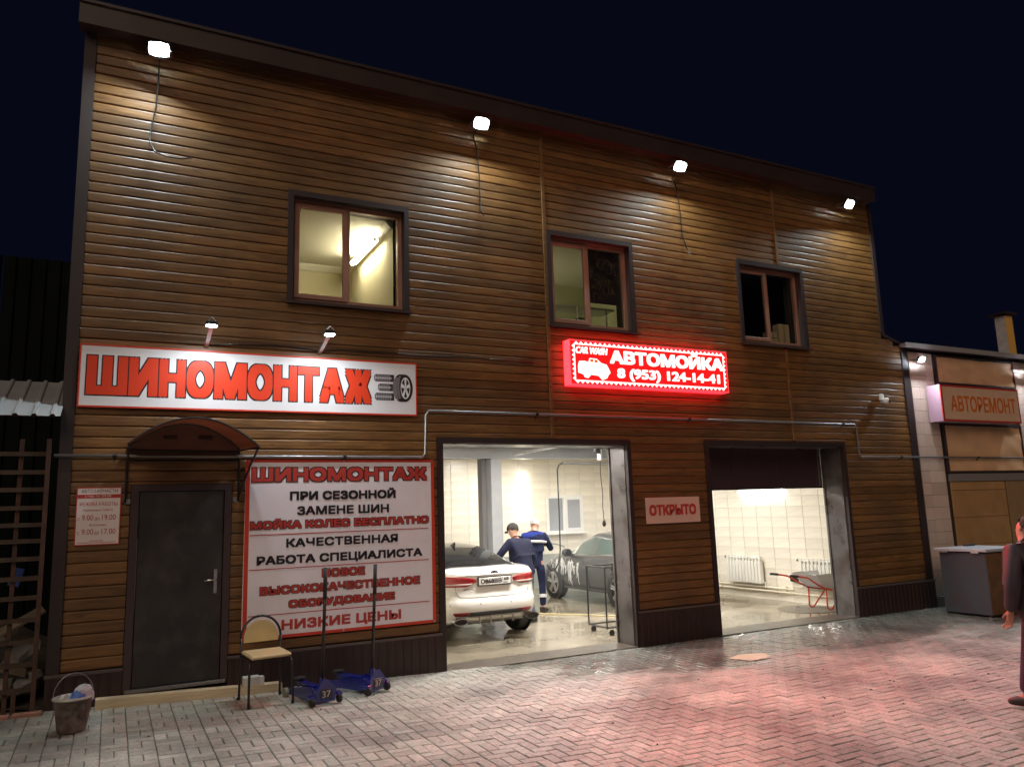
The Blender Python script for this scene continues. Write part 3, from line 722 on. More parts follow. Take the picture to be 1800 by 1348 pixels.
# rails of the open gate
rl = thing('gate_track', 'pair of steel ceiling tracks for the raised left gate', 'gate track', (0,0,0))
for z in (2.80,): B('rail', galv, rl, 3.75, 6.40, .60, .64, 2.83, 2.86)
B('rail', galv, rl, 6.30, 6.34, .5, 3.2, 2.86, 2.90); B('rail', galv, rl, 3.78, 3.82, .5, 3.2, 2.86, 2.90)
op_ = thing('gate_opener', 'dark bracket and pulley at the right end of the gate track', 'bracket', (6.42, .6, 2.75)); B('body', darkp, op_, -.09, .03, -.04, .04, -.06, .09, b=.01); B('arm', galv, op_, -.02, .0, -.05, .05, -.16, .0)
cdp = thing('pull_rope', 'thin dark pull rope hanging at the right jamb of the left opening', 'rope', (6.42, .6, 0))
MB().tube([(0, 0, 2.70), (-.01, 0, 2.4), (.012, 0, 2.1), (0, 0, 1.9), (.012, 0, 1.72)], .006, 6).build('rope', black, cdp); MB().lathe([(.012, .0), (.03, .03), (.02, .08), (.008, .1)], (.012, 0, 1.62)).build('knot', black, cdp)
# lamps of the hall; round ceiling spots are unseen extras added for brightness
tube_lamp('tube_lamp', 'upright glowing tube lamp on the back wall of the washing hall', (9.02, 7.93, 1.63), (9.02, 7.93, 2.82), 26, (0, -1, 0), (1, .88, .66), r=.03)
tube_lamp('tube_lamp', 'glowing cold white tube lamp high on the cream side wall', (11.58, 2.03, 2.11), (11.58, 3.24, 2.11), 20, (-1, 0, 0), (.86, .95, 1.0), r=.028)
for i, (x, y, z, lb) in enumerate(((5.35, 1.0, 2.87, 'small ceiling spot just inside the top of the left opening'), (6.40, .9, 2.87, 'small ceiling spot by the pull rope at the right jamb'), (6.4, 3.0, 3.16, 'added round ceiling spot above the white sedan'), (8.1, 3.2, 3.16, 'added round ceiling spot above the dark sedan'), (9.6, 2.4, 3.16, 'added round ceiling spot over the right bay beside the cream wall'), (4.6, 3.4, 3.16, 'added round ceiling spot in the left corner of the hall'), (10.2, 5.6, 3.16, 'added round ceiling spot at the back of the right bay'), (7.8, 6.6, 3.16, 'added round ceiling spot near the back wall'))):
    t = thing('ceiling_spot', lb, 'lamp', (x, y, z), 0, 'ceiling spots in the washing hall')
    MB().lathe([(.05, .33 if z < 3 else .04), (.13 if z > 3 else .05, .04), (.14, .0), (.12, -.02)], (0,0,0)).build('ring', white_p, t); MB().lathe([(.115, -.021), (0, -.022)], (0,0,0)).build('lens', emis('spot_glow', (1, .95, .87), 620), t)
# window in the back wall
bw = thing('hall_window', 'white plastic window in the back wall of the washing hall', 'window', (0,0,0))
q = MB(); X0, X1, Z0, Z1 = 9.66, 10.72, 1.30, 2.22; Y = 7.93
q.box(X0, X0+.06, Y, Y+.05, Z0, Z1); q.box(X1-.06, X1, Y, Y+.05, Z0, Z1); q.box(X0+.06, X1-.06, Y, Y+.05, Z0, Z0+.06); q.box(X0+.06, X1-.06, Y, Y+.05, Z1-.06, Z1); q.box(10.12, 10.2, Y, Y+.05, Z0+.06, Z1-.06)
q.build('frame', white_p, bw)
q = MB(); q.bbox(10.18, 10.25, Y-.02, Y+.03, Z0+.04, Z1-.04, b=.006); q.bbox(10.62, 10.69, Y-.02, Y+.03, Z0+.04, Z1-.04, b=.006); q.bbox(10.25, 10.62, Y-.02, Y+.03, Z0+.04, Z0+.11, b=.006); q.bbox(10.25, 10.62, Y-.02, Y+.03, Z1-.11, Z1-.04, b=.006); q.build('sash', white_p, bw)
pw = mat('frosted_pane', (.28, .30, .34), .12, spec=.8)
B('pane', pw, bw, 9.72, 10.12, Y+.02, Y+.03, Z0+.06, Z1-.06); B('pane', pw, bw, 10.25, 10.62, Y+.0, Y+.01, Z0+.11, Z1-.11); B('sill', white_p, bw, 9.6, 10.8, Y-.12, Y+.05, Z0-.03, Z0)
# radiators and pipes on the side wall
for i, (y0, y1, lb, nn) in enumerate(((2.72, 3.69, 'white ribbed radiator on the cream wall left of the wheelbarrow', 11), (.78, 1.75, 'white ribbed radiator partly hidden behind the wheelbarrow', 11))):
    t = thing('radiator', lb, 'radiator', (11.55, (y0+y1)/2, .28), 0, 'radiators on the side wall'); L = y1-y0; p = L/nn
    rm = mat('radiator_white', (.72, .71, .66), .35)
    for k in range(nn):
        yy = -L/2+p*k
        mb = MB(); mb.bbox(-.05, .04, yy+.006, yy+p-.006, .02, .46, b=.01); mb.bbox(-.035, .03, yy+.02, yy+p-.02, .46, .55, b=.008)
        mb.build('rib', rm, t)
    MB().tube([(-.005, -L/2, .52), (-.005, L/2, .52)], .022, 8).build('header', rm, t); MB().tube([(-.005, -L/2, .06), (-.005, L/2, .06)], .022, 8).build('header', rm, t)
    MB().tube([(-.005, L/2, .52), (-.005, L/2+.05, .52)], .026, 8).build('valve', chrome, t)
    MB().tube([(-.005, -L/2, .06), (-.005, -L/2-.06, .06), (-.005, -L/2-.06, -.04)], .014, 8).build('outlet', rm, t)
pp = thing('heating_pipes', 'pair of cream heating pipes running low along the side wall', 'pipe', (0,0,0)); pmt = mat('pipe_cream', (.68, .62, .5), .35)
MB().tube([(11.58, .5, .17), (11.58, 5.5, .17)], .018, 8).build('pipe', pmt, pp)
MB().tube([(11.58, .5, .30), (11.58, 1.95, .30), (11.58, 1.98, .24), (11.58, 2.42, .24), (11.58, 2.45, .24), (11.58, 5.5, .24)], .018, 8).build('pipe', pmt, pp)
for y in (1.0, 2.2, 2.45, 4.0): B('clip', pmt, pp, 11.6, 11.64, y-.015, y+.015, .13, .28)
sk = thing('wall_socket', 'dark junction box low on the cream wall behind the wheelbarrow handles', 'socket', (11.6, 1.97, .42)); B('body', darkp, sk, -.04, .035, -.09, .07, -.03, .08, b=.01); B('cover', brown, sk, -.046, -.04, -.06, .05, -.01, .06)
# manhole
mh = thing('manhole_cover', 'grey round manhole cover with lifting ring in the wet floor', 'manhole cover', (11.0, 1.15, .005))
MB().lathe([(.50, 0), (.50, .006), (.47, .012), (0, .012)], (0,0,0), n=36).build('plate', mat('manhole_grey', (.16, .145, .12), .35, var=.2, nscale=9), mh)
MB().tube([(-.22+.07*math.cos(t), .03, .012+.07*math.sin(t)) for t in [math.pi*k/8 for k in range(9)]], .007, 6).build('ring', galv, mh)
# high pressure hose arm
ha = thing('hose_arm', 'overhead wash boom with a black hose dropping to the washer in blue', 'hose', (0,0,0))
hy = 4.3
MB().tube([(9.9, hy, 2.76), (8.05, hy, 2.80), (7.98, hy, 2.80)], .028, 8).build('boom', steel, ha)
hp_ = [(7.99, hy, 2.80), (7.90, hy, 2.76), (7.86, hy, 2.66), (7.86, hy, 2.2), (7.86, hy, 1.6), (7.85, hy, 1.1), (7.80, hy-.03, .88), (7.70, hy-.06, .76), (7.58, hy-.08, .74), (7.50, hy-.06, .85)]
MB().tube(hp_, .014, 8).build('hose', rubber, ha, smooth=True)
MB().tube([(7.86, hy, 2.32), (7.86, hy, 2.26)], .022, 8).build('coupling', steel, ha)
fh = MB(); fh.tube([(6.9+.25*k+.0, 3.95-.31*k+.05*math.sin(k*1.1), .018) for k in range(7)], .012, 6)
tag(fh.build('floor_hose', mat('hose_yellow', (.5, .42, .22), .5), None, smooth=True), 'thin yellowish hose lying across the wet floor', 'hose')

# ------------------------------------------------------------------ lamps outside
flood_m = emis('flood_glow', (.84, .97, .96), 1750)
def floodlight(x, z, lb, y=-.26, tilt=-52, s=1.0, yaw=0, m=flood_m, group='floodlights on the facades'):
    t = thing('floodlight', lb, 'floodlight', (x, y, z), 0, group, rot=(R(tilt), 0, R(yaw)))
    # local: face looks down (-Z); tilt about X turns it outwards (-Y)
    mb = MB(); mb.bbox(-.11*s, .11*s, -.075*s, .075*s, .006, .045, b=.008)
    for k in range(6): mb.box(-.09*s+.03*s*k+.0*s, -.084*s+.03*s*k, -.06*s, .06*s, .045, .065)
    mb.box(-.11*s, .11*s, -.075*s, -.068*s, -.0, .006); mb.box(-.11*s, .11*s, .068*s, .075*s, -.012, .006); mb.box(-.11*s, -.103*s, -.068*s, .068*s, -.012, .006); mb.box(.103*s, .11*s, -.068*s, .068*s, -.012, .006)
    mb.build('housing', darkp, t)
    MB().add([(math.copysign(abs(math.cos(a))**.7, math.cos(a))*.102*s, math.copysign(abs(math.sin(a))**.7, math.sin(a))*.070*s, -.004) for a in [2*math.pi*k/32 for k in range(32)]], [tuple(range(32))[::-1]]).build('led_panel', m, t, norm=False)
    MB().tube([(-.118*s, 0, .02), (-.118*s, .07, .12), (-.05*s, .12, .2), (.05*s, .12, .2), (.118*s, .07, .12), (.118*s, 0, .02)], .008, 6).build('bracket', steel, t)
    return t
FL = [(.235, 7.10, 'white floodlight under the eaves above the hanging cable that bends sideways, at the left corner', -8), (4.2, 7.06, 'white floodlight under the eaves between the first and second upstairs windows', 0),
      (7.6, 7.07, 'white floodlight under the eaves above the red glowing sign', 0), (11.4, 7.06, 'white floodlight under the eaves at the right upper corner', 4)]
for x, z, lb, yw in FL: floodlight(x, z, lb, yaw=yw)
m5 = emis('flood_glow_low', (.80, .92, 1.0), 2400)
floodlight(12.98, 4.36, 'small floodlight at the top of the tiled pilaster of the neighbouring garage', y=-.2, s=.62, m=m5)
floodlight(16.35, 4.40, 'small floodlight at the far right over the orange lettered sign', y=-.2, s=.62, m=m5)
def cable(name, lb, pts, group='cables hanging from the floodlights', r=.009):
    tag(MB().tube(pts, r, 6).build(name, black, None, smooth=True), lb, 'cable', group)
cable('lamp_cable', 'cable below the left corner floodlight bending sideways to the right', [(.245, -.20, 7.05), (.25, -.09, 6.9), (.235, -.06, 6.5), (.19, -.09, 6.2), (.185, -.16, 6.03), (.24, -.22, 5.90), (.36, -.26, 5.85), (.5, -.26, 5.85), (.62, -.22, 5.90)])
cable('lamp_cable', 'straight cable below the floodlight between the first and second windows', [(4.16, -.22, 7.03), (4.14, -.12, 6.92), (4.22, -.06, 6.78), (4.25, -.05, 6.4), (4.25, -.05, 6.05), (4.24, -.08, 5.9), (4.26, -.14, 5.80)])
cable('lamp_cable', 'looped cable below the floodlight above the red sign', [(7.56, -.22, 7.04), (7.56, -.12, 6.93), (7.68, -.06, 6.78), (7.72, -.05, 6.4), (7.72, -.06, 6.05), (7.75, -.10, 5.82), (7.80, -.12, 5.74), (7.76, -.13, 5.72)])
cable('eaves_cable', 'thin dark cable sagging under the eaves on the right', [(8.0+.3*k, -.04, 7.14-.03*math.sin(k*.9)-.004*k) for k in range(12)], 'eaves cable', .008)
sl_m = emis('sign_lamp_glow', (.92, .97, 1.0), 900)
for x, lb in ((.85, 'lamp on a steel arm lighting the left half of the white tyre sign'), (2.1, 'lamp on a steel arm lighting the middle of the white tyre sign')):
    t = thing('sign_lamp', lb, 'lamp', (x, 0, 3.79), 0, 'arm lamps above the long sign')
    MB().add([(-.02, -.0, 0), (.02, -.0, 0), (.02, -.50, .12), (-.02, -.50, .12), (-.02, 0, .03), (.02, 0, .03), (.02, -.5, .15), (-.02, -.5, .15)], [(0,1,2,3), (7,6,5,4), (0,4,5,1), (1,5,6,2), (2,6,7,3), (3,7,4,0)]).build('arm', galv, t)
    h_ = MB(); h_.bbox(-.06, .06, -.045, .045, .004, .05, b=.008); ho = h_.build('housing', darkp, t, loc=(0, -.52, .13)); ho.rotation_euler = (R(-4), 0, 0)
    e_ = MB().add([(-.05, -.035, 0), (.05, -.035, 0), (.05, .035, 0), (-.05, .035, 0)], [(3,2,1,0)]).build('led_panel', sl_m, t, norm=False, loc=(0, -.52, .13)); e_.rotation_euler = (R(-4), 0, 0)
    MB().tube([(-.05, -.53, .17), (0, -.55, .22), (.05, -.53, .17)], .008, 6).build('bracket', steel, t)
cable('sign_cable', 'thin cable running along the boards above the long sign', [(.86, -.03, 3.82), (1.2, -.02, 3.85), (1.6, -.02, 3.87), (2.0, -.02, 3.85), (2.1, -.03, 3.83), (2.3, -.02, 3.86), (2.9, -.02, 3.87), (3.4, -.02, 3.86), (4.0, -.02, 3.88), (5.0, -.02, 3.87)], 'sign cable', .008)
cc = thing('security_camera', 'small white security camera on the boards near the right corner', 'camera', (12.02, 0, 3.58))
B('mount', white_p, cc, -.06, .02, -.05, 0, .02, .13, b=.008); MB().lathe([(.0, -.055), (.04, -.05), (.05, -.02), (.05, .03), (.045, .05), (0, .055)], (0, -.09, 0), n=12).build('dome', white_p, cc, smooth=True); MB().lathe([(.03, 0), (.03, .03), (0, .035)], (.03, -.13, -.03), n=10).build('lens', black, cc)

# conduit
cp = thing('conduit_pipe', 'long grey conduit stepping up and down along the facade over both openings', 'pipe', (0,0,0))
MB().tube([(-.54, -.06, 2.585), (1.5, -.06, 2.58), (3.36, -.06, 2.575), (3.405, -.06, 2.62), (3.42, -.06, 3.10), (3.46, -.06, 3.155), (7.0, -.06, 3.155), (11.18, -.06, 3.15), (11.22, -.06, 3.11), (11.23, -.06, 2.64), (11.27, -.06, 2.60), (13.2, -.06, 2.60), (16.6, -.06, 2.585)], .017, 8).build('pipe', steel, cp, smooth=True)
for x, z in ((.0, 2.585), (2.4, 2.58), (5.0, 3.155), (7.6, 3.155), (10.9, 3.15), (12.3, 2.6), (14.5, 2.595)):
    MB().lathe([(.024, -.02), (.024, .02)], (x, -.06, z), 'x', 10).build('clamp', black, cp); MB().tube([(x, -.06, z-.015), (x, -.01, z-.05)], .008, 6).build('bracket', black, cp)

# ------------------------------------------------------------------ signs
sg = thing('tyre_sign', 'long white sign with red ШИНОМОНТАЖ lettering and a tyre drawing', 'sign', (0,0,0))
B('board', signw, sg, -.355, 3.30, -.035, -.005, 3.105, 3.735)
q = MB(); q.box(-.37, 3.315, -.040, -.004, 3.735, 3.752); q.box(-.37, 3.315, -.040, -.004, 3.088, 3.105); q.box(-.37, -.355, -.040, -.004, 3.105, 3.735); q.box(3.30, 3.315, -.040, -.004, 3.105, 3.735); q.build('frame', red, sg)
def word(s, x0, x1, z0, z1, y, par, m1, m2=None, bold=.03, out=.022):
    hgt = z1-z0; r = hgt*bold*1.25; g = hgt*.055
    if m2: text_mesh(s, x0, x1, z0, z1, y, 0, 0, 'lettering_outline', m2, par, rad=r+g)
    else: g = 0
    return text_mesh(s, x0+g, x1-g, z0+g, z1-g, y-.0012, 0, 0, 'lettering', m1, par, rad=r)
# letters one by one so that they stand tight as printed
def letters(s, x0, x1, z0, z1, y, par, widths, m1, m2, bold, out):
    tot = sum(widths); x = x0
    for ch, w_ in zip(s, widths):
        w2_ = (x1-x0)*w_/tot; g = (x1-x0)*.0035
        text_mesh(ch, x-.006, x+w2_+.006, z0, z1, y, 0, 0, 'letter_outline', m2, par, rad=bold+out, nd=12)
        text_mesh(ch, x-.006+out, x+w2_+.006-out, z0+out, z1-out, y-.0012, 0, 0, 'letter', m1, par, rad=bold, nd=12); x += w2_
letters('ШИНОМОНТАЖ', -.303, 2.735, 3.208, 3.642, -.037, sg, [1.32, .98, .92, .96, 1.18, .96, .92, .86, 1.0, 1.12], orange, ink, .026, .012)
# tyre drawing
ty = MB()
def hstrip(x0, x1, z0, z1):
    r_ = .02; ty.prism([(x0+r_, z0), (x1, z0), (x1, z1), (x0+r_, z1), (x0, z1-r_), (x0, z0+r_)], -.0375, -.0365)
tyre_ink = mat('tyre_ink', (.02, .01, .01), .5)
for x0, x1, z0, z1 in ((2.765, 3.02, 3.50, 3.59), (2.815, 3.0, 3.385, 3.475), (2.775, 3.02, 3.27, 3.36)): hstrip(x0, x1, z0, z1)
ex = [(3.16+.10*math.cos(t), 3.43+.172*math.sin(t)) for t in [2*math.pi*k/28 for k in range(28)]]
ty.prism([(3.10+.10*math.cos(t), 3.43+.172*math.sin(t)) for t in [math.pi/2+math.pi*k/14 for k in range(15)]]+[(3.16+.10*math.cos(t), 3.43+.172*math.sin(t)) for t in [-math.pi/2+math.pi*k/14 for k in range(15)]], -.0375, -.0365)
ty.build('tyre_drawing', tyre_ink, sg)
tw = MB()
for x0, x1, zc in ((2.77, 2.99, 3.545), (2.82, 2.98, 3.43), (2.78, 2.99, 3.315)):
    tw.box(x0, x1, -.0385, -.038, zc-.004, zc+.004)
    x = x0+.015
    while x < x1-.01:
        for s_ in (1, -1): tw.prism([(x, zc+s_*.006), (x+.007, zc+s_*.006), (x-.006, zc+s_*.035), (x-.012, zc+s_*.035)], -.0386, -.0381)
        x += .03
for k in range(11):
    z = 3.30+.026*k; o_ = .03*(1-((z-3.43)/.17)**2)
    tw.prism([(3.035-o_, z), (3.035-o_, z+.006), (3.085-o_, z-.014), (3.085-o_, z-.02)], -.0386, -.0381); tw.prism([(3.09-o_, z), (3.09-o_, z+.006), (3.115-o_, z+.016), (3.115-o_, z+.01)], -.0386, -.0381)
N = 24; a_ = [(3.165+.062*math.cos(2*math.pi*k/N), 3.43+.135*math.sin(2*math.pi*k/N)) for k in range(N)]; b_ = [(3.165+.053*math.cos(2*math.pi*k/N), 3.43+.118*math.sin(2*math.pi*k/N)) for k in range(N)]
tw.add([(x, -.0384, z) for x, z in a_]+[(x, -.0384, z) for x, z in b_], [(k, (k+1) % N, N+(k+1) % N, N+k) for k in range(N)])
for k in range(5):
    t = math.pi/2+2*math.pi*k/5; dx, dz = math.cos(t), math.sin(t)
    tw.add([(3.165-dz*.008, -.0385, 3.43+dx*.016), (3.165+dz*.008, -.0385, 3.43-dx*.016), (3.165+dx*.056+dz*.013, -.0385, 3.43+dz*.123-dx*.026), (3.165+dx*.056-dz*.013, -.0385, 3.43+dz*.123+dx*.026)], [(0,1,2,3)])
tw.build('tyre_tread', signw, sg)

bn = thing('price_banner', 'large white vinyl banner with red border listing tyre services beside the entrance door', 'banner', (0,0,0))
nx, nz_ = 24, 20; q = MB()
for j in range(nz_+1):
    for i in range(nx+1):
        u, v_ = i/nx, j/nz_
        q.v.append((1.30+2.225*u-.01*(1-v_)*(1-u), -.0305-.0022*math.sin(u*9+v_*4)*math.sin(v_*7), .605+1.945*v_))
for j in range(nz_):
    for i in range(nx): a = j*(nx+1)+i; q.f.append((a, a+1, a+nx+2, a+nx+1))
q.build('sheet', bannerw, bn, smooth=True, norm=False)
q = MB(); yb = -.034
for a in ((1.30, 3.525, 2.518, 2.55), (1.30, 3.525, .605, .638), (1.30, 1.345, .638, 2.518), (3.484, 3.525, .638, 2.518)): q.box(a[0], a[1], yb-.001, yb, a[2], a[3])
q.build('border', red, bn)
q = MB()
for z in (1.718, 1.346, .858): q.box(1.356, 3.441, yb-.001, yb, z-.005, z+.005)
q.build('rule_line', red2, bn)
LN = [('ШИНОМОНТАЖ', 1.357, 3.442, 2.29, 2.468, 1, .05), ('ПРИ СЕЗОННОЙ', 1.781, 3.028, 2.089, 2.215, 0, .045), ('ЗАМЕНЕ ШИН', 1.865, 2.943, 1.922, 2.023, 0, .045),
      ('МОЙКА КОЛЕС БЕСПЛАТНО', 1.353, 3.453, 1.772, 1.895, 1, .04), ('КАЧЕСТВЕННАЯ', 1.748, 3.051, 1.570, 1.669, 0, .045), ('РАБОТА СПЕЦИАЛИСТА', 1.434, 3.358, 1.375, 1.489, 0, .045),
      ('НОВОЕ', 2.146, 2.653, 1.216, 1.318, 1, .04), ('ВЫСОКОКАЧЕСТВЕННОЕ', 1.469, 3.329, 1.064, 1.165, 1, .04), ('ОБОРУДОВАНИЕ', 1.779, 3.014, .895, 1.004, 1, .04), ('НИЗКИЕ ЦЕНЫ', 1.709, 3.084, .665, .796, 2, .045)]
for s_, a, b_, c, d, k, bo in LN:
    if k == 0: word(s_, a, b_, c, d, yb-.001, bn, ink, None, bo)
    elif k == 1: word(s_, a, b_, c, d, yb-.001, bn, red2, ink, bo, .022)
    else: word(s_, a, b_, c, d, yb-.001, bn, red2, None, bo)
for x in (1.33, 2.4, 3.5):
    for z in (.62, 2.535): MB().lathe([(.012, 0), (.012, -.004), (0, -.005)], (x, yb-.001, z), 'y', 8).build('eyelet', galv, bn)

hs = thing('hours_sign', 'small white opening hours board left of the entrance door', 'sign', (0,0,0))
B('board', mat('hours_board', (.72, .66, .66), .45), hs, -.315, .072, -.012, -.002, 1.698, 2.258)
q = MB(); q.box(-.325, .082, -.014, -.002, 2.258, 2.266); q.box(-.325, .082, -.014, -.002, 1.688, 1.698); q.box(-.325, -.315, -.014, -.002, 1.698, 2.258); q.box(.072, .082, -.014, -.002, 1.698, 2.258); q.box(-.315, .072, -.014, -.0121, 2.158, 2.195); q.build('border', red2, hs)
grey_ink = mat('grey_ink', (.10, .05, .06), .6)
yh = -.0135
for s_, a, b_, c, d, m_ in (('АВТОЗАПЧАСТИ', -.283, .046, 2.212, 2.247, grey_ink), ('РЕЖИМ РАБОТЫ', -.291, .049, 2.080, 2.118, red2), ('Понедельник-Суббота', -.259, .007, 2.022, 2.049, red2), ('с', -.302, -.284, 1.938, 1.965, red2), ('9.00', -.265, -.165, 1.936, 1.990, red2), ('до', -.152, -.106, 1.930, 1.965, red2), ('19.00', -.086, .038, 1.936, 1.990, red2),
        ('Воскресенье', -.196, -.043, 1.872, 1.902, red2), ('с', -.302, -.284, 1.797, 1.824, red2), ('9.00', -.262, -.158, 1.795, 1.849, red2), ('до', -.150, -.104, 1.789, 1.824, red2), ('17.00', -.084, .042, 1.795, 1.849, red2)):
    text_mesh(s_, a, b_, c, d, yh, .012, 0, 'lettering', m_, hs)
text_mesh('2 этаж, тел. 309-308', -.249, -.014, 2.166, 2.189, -.0148, .01, 0, 'lettering', white_p, hs)
q = MB()
for k, (a, b_, z) in enumerate(((-.19, -.07, 1.733), (-.29, .05, 1.715))): 
    x = a
    while x < b_: q.box(x, min(b_, x+.012), yh-.0003, yh, z-.003, z+.003); x += .016
q.build('small_print', red2, hs)

os_ = thing('open_sign', 'small white board reading ОТКРЫТО in red between the two garage openings', 'sign', (0,0,0))
B('board', mat('open_board', (.62, .45, .38), .5), os_, 6.74, 7.715, -.022, -.003, 1.645, 2.012, b=.003)
word('ОТКРЫТО', 6.79, 7.64, 1.755, 1.91, -.0235, os_, red2, None, .05)

# red LED sign
ls = thing('led_sign', 'glowing red led sign reading АВТОМОЙКА with a phone number above the garage openings', 'sign', (0,0,0))
LX0, LX1, LZ0, LZ1 = 5.49, 8.285, 3.575, 4.175
lb_ = MB(); lb_.box(LX0-.015, LX1+.015, -.19, -.03, LZ0-.015, LZ1+.015); lb_.build('case', mat('glowing_led_case', (.35, .2, .22), .5, emit=(1, .012, .02), estr=5.0), ls)  # case emits red as well, added to redden the wall around it
MB().add([(LX0, -.193, LZ0), (LX1, -.193, LZ0), (LX1, -.193, LZ1), (LX0, -.193, LZ1)], [(0,1,2,3)]).build('face', emis('led_bloom_red', (1, .0015, .0015), 9.0), ls, norm=False)  # red bloom of the letters, put in as a glowing face
led_w = emis('led_white', (1, .0078, .0072), 195.0)
text_mesh('АВТОМОЙКА', 6.134, 8.205, 3.885, 4.125, -.197, 0, .022, 'lettering', led_w, ls, rad=.010, nd=6)
text_mesh('8 (953) 124-14-41', 6.245, 8.116, 3.645, 3.825, -.197, 0, .022, 'lettering', led_w, ls, rad=.005, nd=6)
text_mesh('CAR WASH', 5.57, 6.09, 4.0, 4.095, -.197, .0, .02, 'lettering', led_w, ls, shear=.2, rad=.002, nd=6)
zg_ = MB()
def zig(x0, z0, x1, z1, nx_, nz2, n):
    for k in range(n):
        t0, t1 = k/n, (k+1)/n; ax, az = x0+(x1-x0)*t0, z0+(z1-z0)*t0; bx_, bz = x0+(x1-x0)*t1, z0+(z1-z0)*t1
        cx, cz = (ax+bx_)/2+nx_*.038, (az+bz)/2+nz2*.038
        zg_.add([(ax, -.2, az), (bx_, -.2, bz), (cx, -.2, cz)], [(0,1,2)])
ix0, ix1, iz0, iz1 = LX0+.055, LX1-.06, LZ0+.042, LZ1-.042
zig(ix0, iz1, ix1, iz1, 0, 1, 34); zig(ix0, iz0, ix1, iz0, 0, -1, 34); zig(ix0, iz0, ix0, iz1, -1, 0, 8); zig(ix1, iz0, ix1, iz1, 1, 0, 8)
for a in ((ix0, ix1, iz1-.012, iz1), (ix0, ix1, iz0, iz0+.012), (ix0, ix0+.012, iz0+.012, iz1-.012), (ix1-.012, ix1, iz0+.012, iz1-.012)): zg_.box(a[0], a[1], -.202, -.198, a[2], a[3])
zg_.build('zigzag_border', led_w, ls, norm=False)
cs = [(5.60, 3.72), (5.60, 3.82), (5.62, 3.88), (5.70, 3.885), (5.77, 3.87), (5.79, 3.93), (5.90, 3.925), (5.97, 3.87), (6.06, 3.85), (6.09, 3.80), (6.12, 3.74), (6.08, 3.70), (6.06, 3.66), (5.99, 3.63), (5.96, 3.66), (5.93, 3.69), (5.80, 3.70), (5.75, 3.65), (5.70, 3.66), (5.68, 3.70)]
cs = [(x, z+.01) for x, z in cs]
MB().prism(cs, -.217, -.197).build('car_icon', led_w, ls)
q = MB(); q.box(5.79, 5.84, -.219, -.2175, 3.885, 3.925); q.box(5.86, 5.91, -.219, -.2175, 3.88, 3.92); q.build('icon_window', emis('led_dim', (1, .12, .02), 1.2), ls)

# ------------------------------------------------------------------ neighbouring garage on the right
nbg = thing('neighbour_garage', 'lower garage next door with tiled pilasters and canvas covered panels', 'building', (0,0,0))
ft = mat('facade_tile', (.55, .42, .36), .4, var=.08, rand=.10)
cvm = mat('canvas', (.60, .36, .20), .7, var=.1, nscale=3, bump=.5, bscale=5)
drk = mat('dark_frame', (.035, .02, .02), .6)
MB().box(12.86, 18.6, .03, 6, -.1, 4.56).build('wall', drk, nbg)
q = MB(); q.prism([(12.66, 4.60), (18.6, 4.60), (18.6, 4.66), (12.66, 4.66)], -.14, 6.1); q.build('roof', mat('neighbour_roof', (.10, .06, .06), .5), nbg)
q = MB(); q.box(12.66, 18.6, -.16, -.142, 4.58, 4.67); q.build('gutter', mat('gutter_grey', (.35, .33, .34), .4, .3), nbg)
tmesh = None
def pil(x0, x1):
    global tmesh
    ncol = 3; w_ = (x1-x0)/ncol; z = .18
    while z < 4.5:
        for c in range(ncol):
            if tmesh is None: o = MB().bbox(-.5, .5, 0, .02, -.5, .5, b=.004).build('facade_tile', ft, nbg); tmesh = o.data
            else: o = bpy.data.objects.new('facade_tile', tmesh); COL.objects.link(o); o.parent = nbg
            o.location = (x0+w_*(c+.5), .0+tr_.uniform(-.001, .001), z+.109); o.scale = (w_-.003, 1, .214)
        z += .218
pil(12.89, 13.56); pil(16.12, 16.79)
B('plinth', conc, nbg, 12.86, 13.60, -.03, .03, -.05, .17)
def canvas(x0, x1, z0, z1, nm='canvas_panel'):
    q = MB(); a, b_ = 30, 14; cr_2 = random.Random(int(z0*10))
    ph = [cr_2.uniform(0, 6) for _ in range(4)]
    for j in range(b_+1):
        for i in range(a+1):
            u, v_ = i/a, j/b_; e = min(u, 1-u, v_, 1-v_)
            d = .008*math.sin(u*23+v_*14+ph[0])*math.exp(-e*7)+.005*math.sin(u*9-v_*11+ph[1])
            q.v.append((x0+(x1-x0)*u, -.012-d, z0+(z1-z0)*v_))
    for j in range(b_):
        for i in range(a): k = j*(a+1)+i; q.f.append((k, k+1, k+a+2, k+a+1))
    q.build(nm, cvm, nbg, smooth=True, norm=False)
    t_ = .035; f_ = MB(); f_.box(x0-t_, x0, -.03, .03, z0-t_, z1+t_); f_.box(x1, x1+t_, -.03, .03, z0-t_, z1+t_); f_.box(x0, x1, -.03, .03, z1, z1+t_); f_.box(x0, x1, -.03, .03, z0-t_, z0); f_.build('panel_frame', drk, nbg)
canvas(13.66, 16.06, 4.01, 4.49); canvas(13.67, 16.04, 2.35, 3.19)
B('lintel', mat('lintel_grey', (.18, .16, .15), .7), nbg, 13.66, 16.1, -.02, .03, 2.16, 2.30)
gd = mat('garage_door_ochre', (.36, .20, .08), .6, var=.12, nscale=3)
for k, (z0, z1) in enumerate(((1.995, 2.155), (1.50, 1.99), (1.0, 1.495), (.5, .995), (.05, .495))): B('door_panel', gd, nbg, 13.68, 15.33, -.0, .03, z0, z1, b=.006)
B('door_side_panel', mat('side_panel_ochre', (.26, .16, .08), .7, var=.1), nbg, 15.37, 16.08, -.0, .03, .05, 2.155, b=.006)
sx = thing('repair_sign', 'box sign with orange АВТОРЕМОНТ lettering between canvas panels next door', 'sign', (0,0,0))
B('case', mat('sign_case_pink', (.34, .20, .26), .5), sx, 13.25, 15.63, -.285, -.03, 3.235, 3.90)
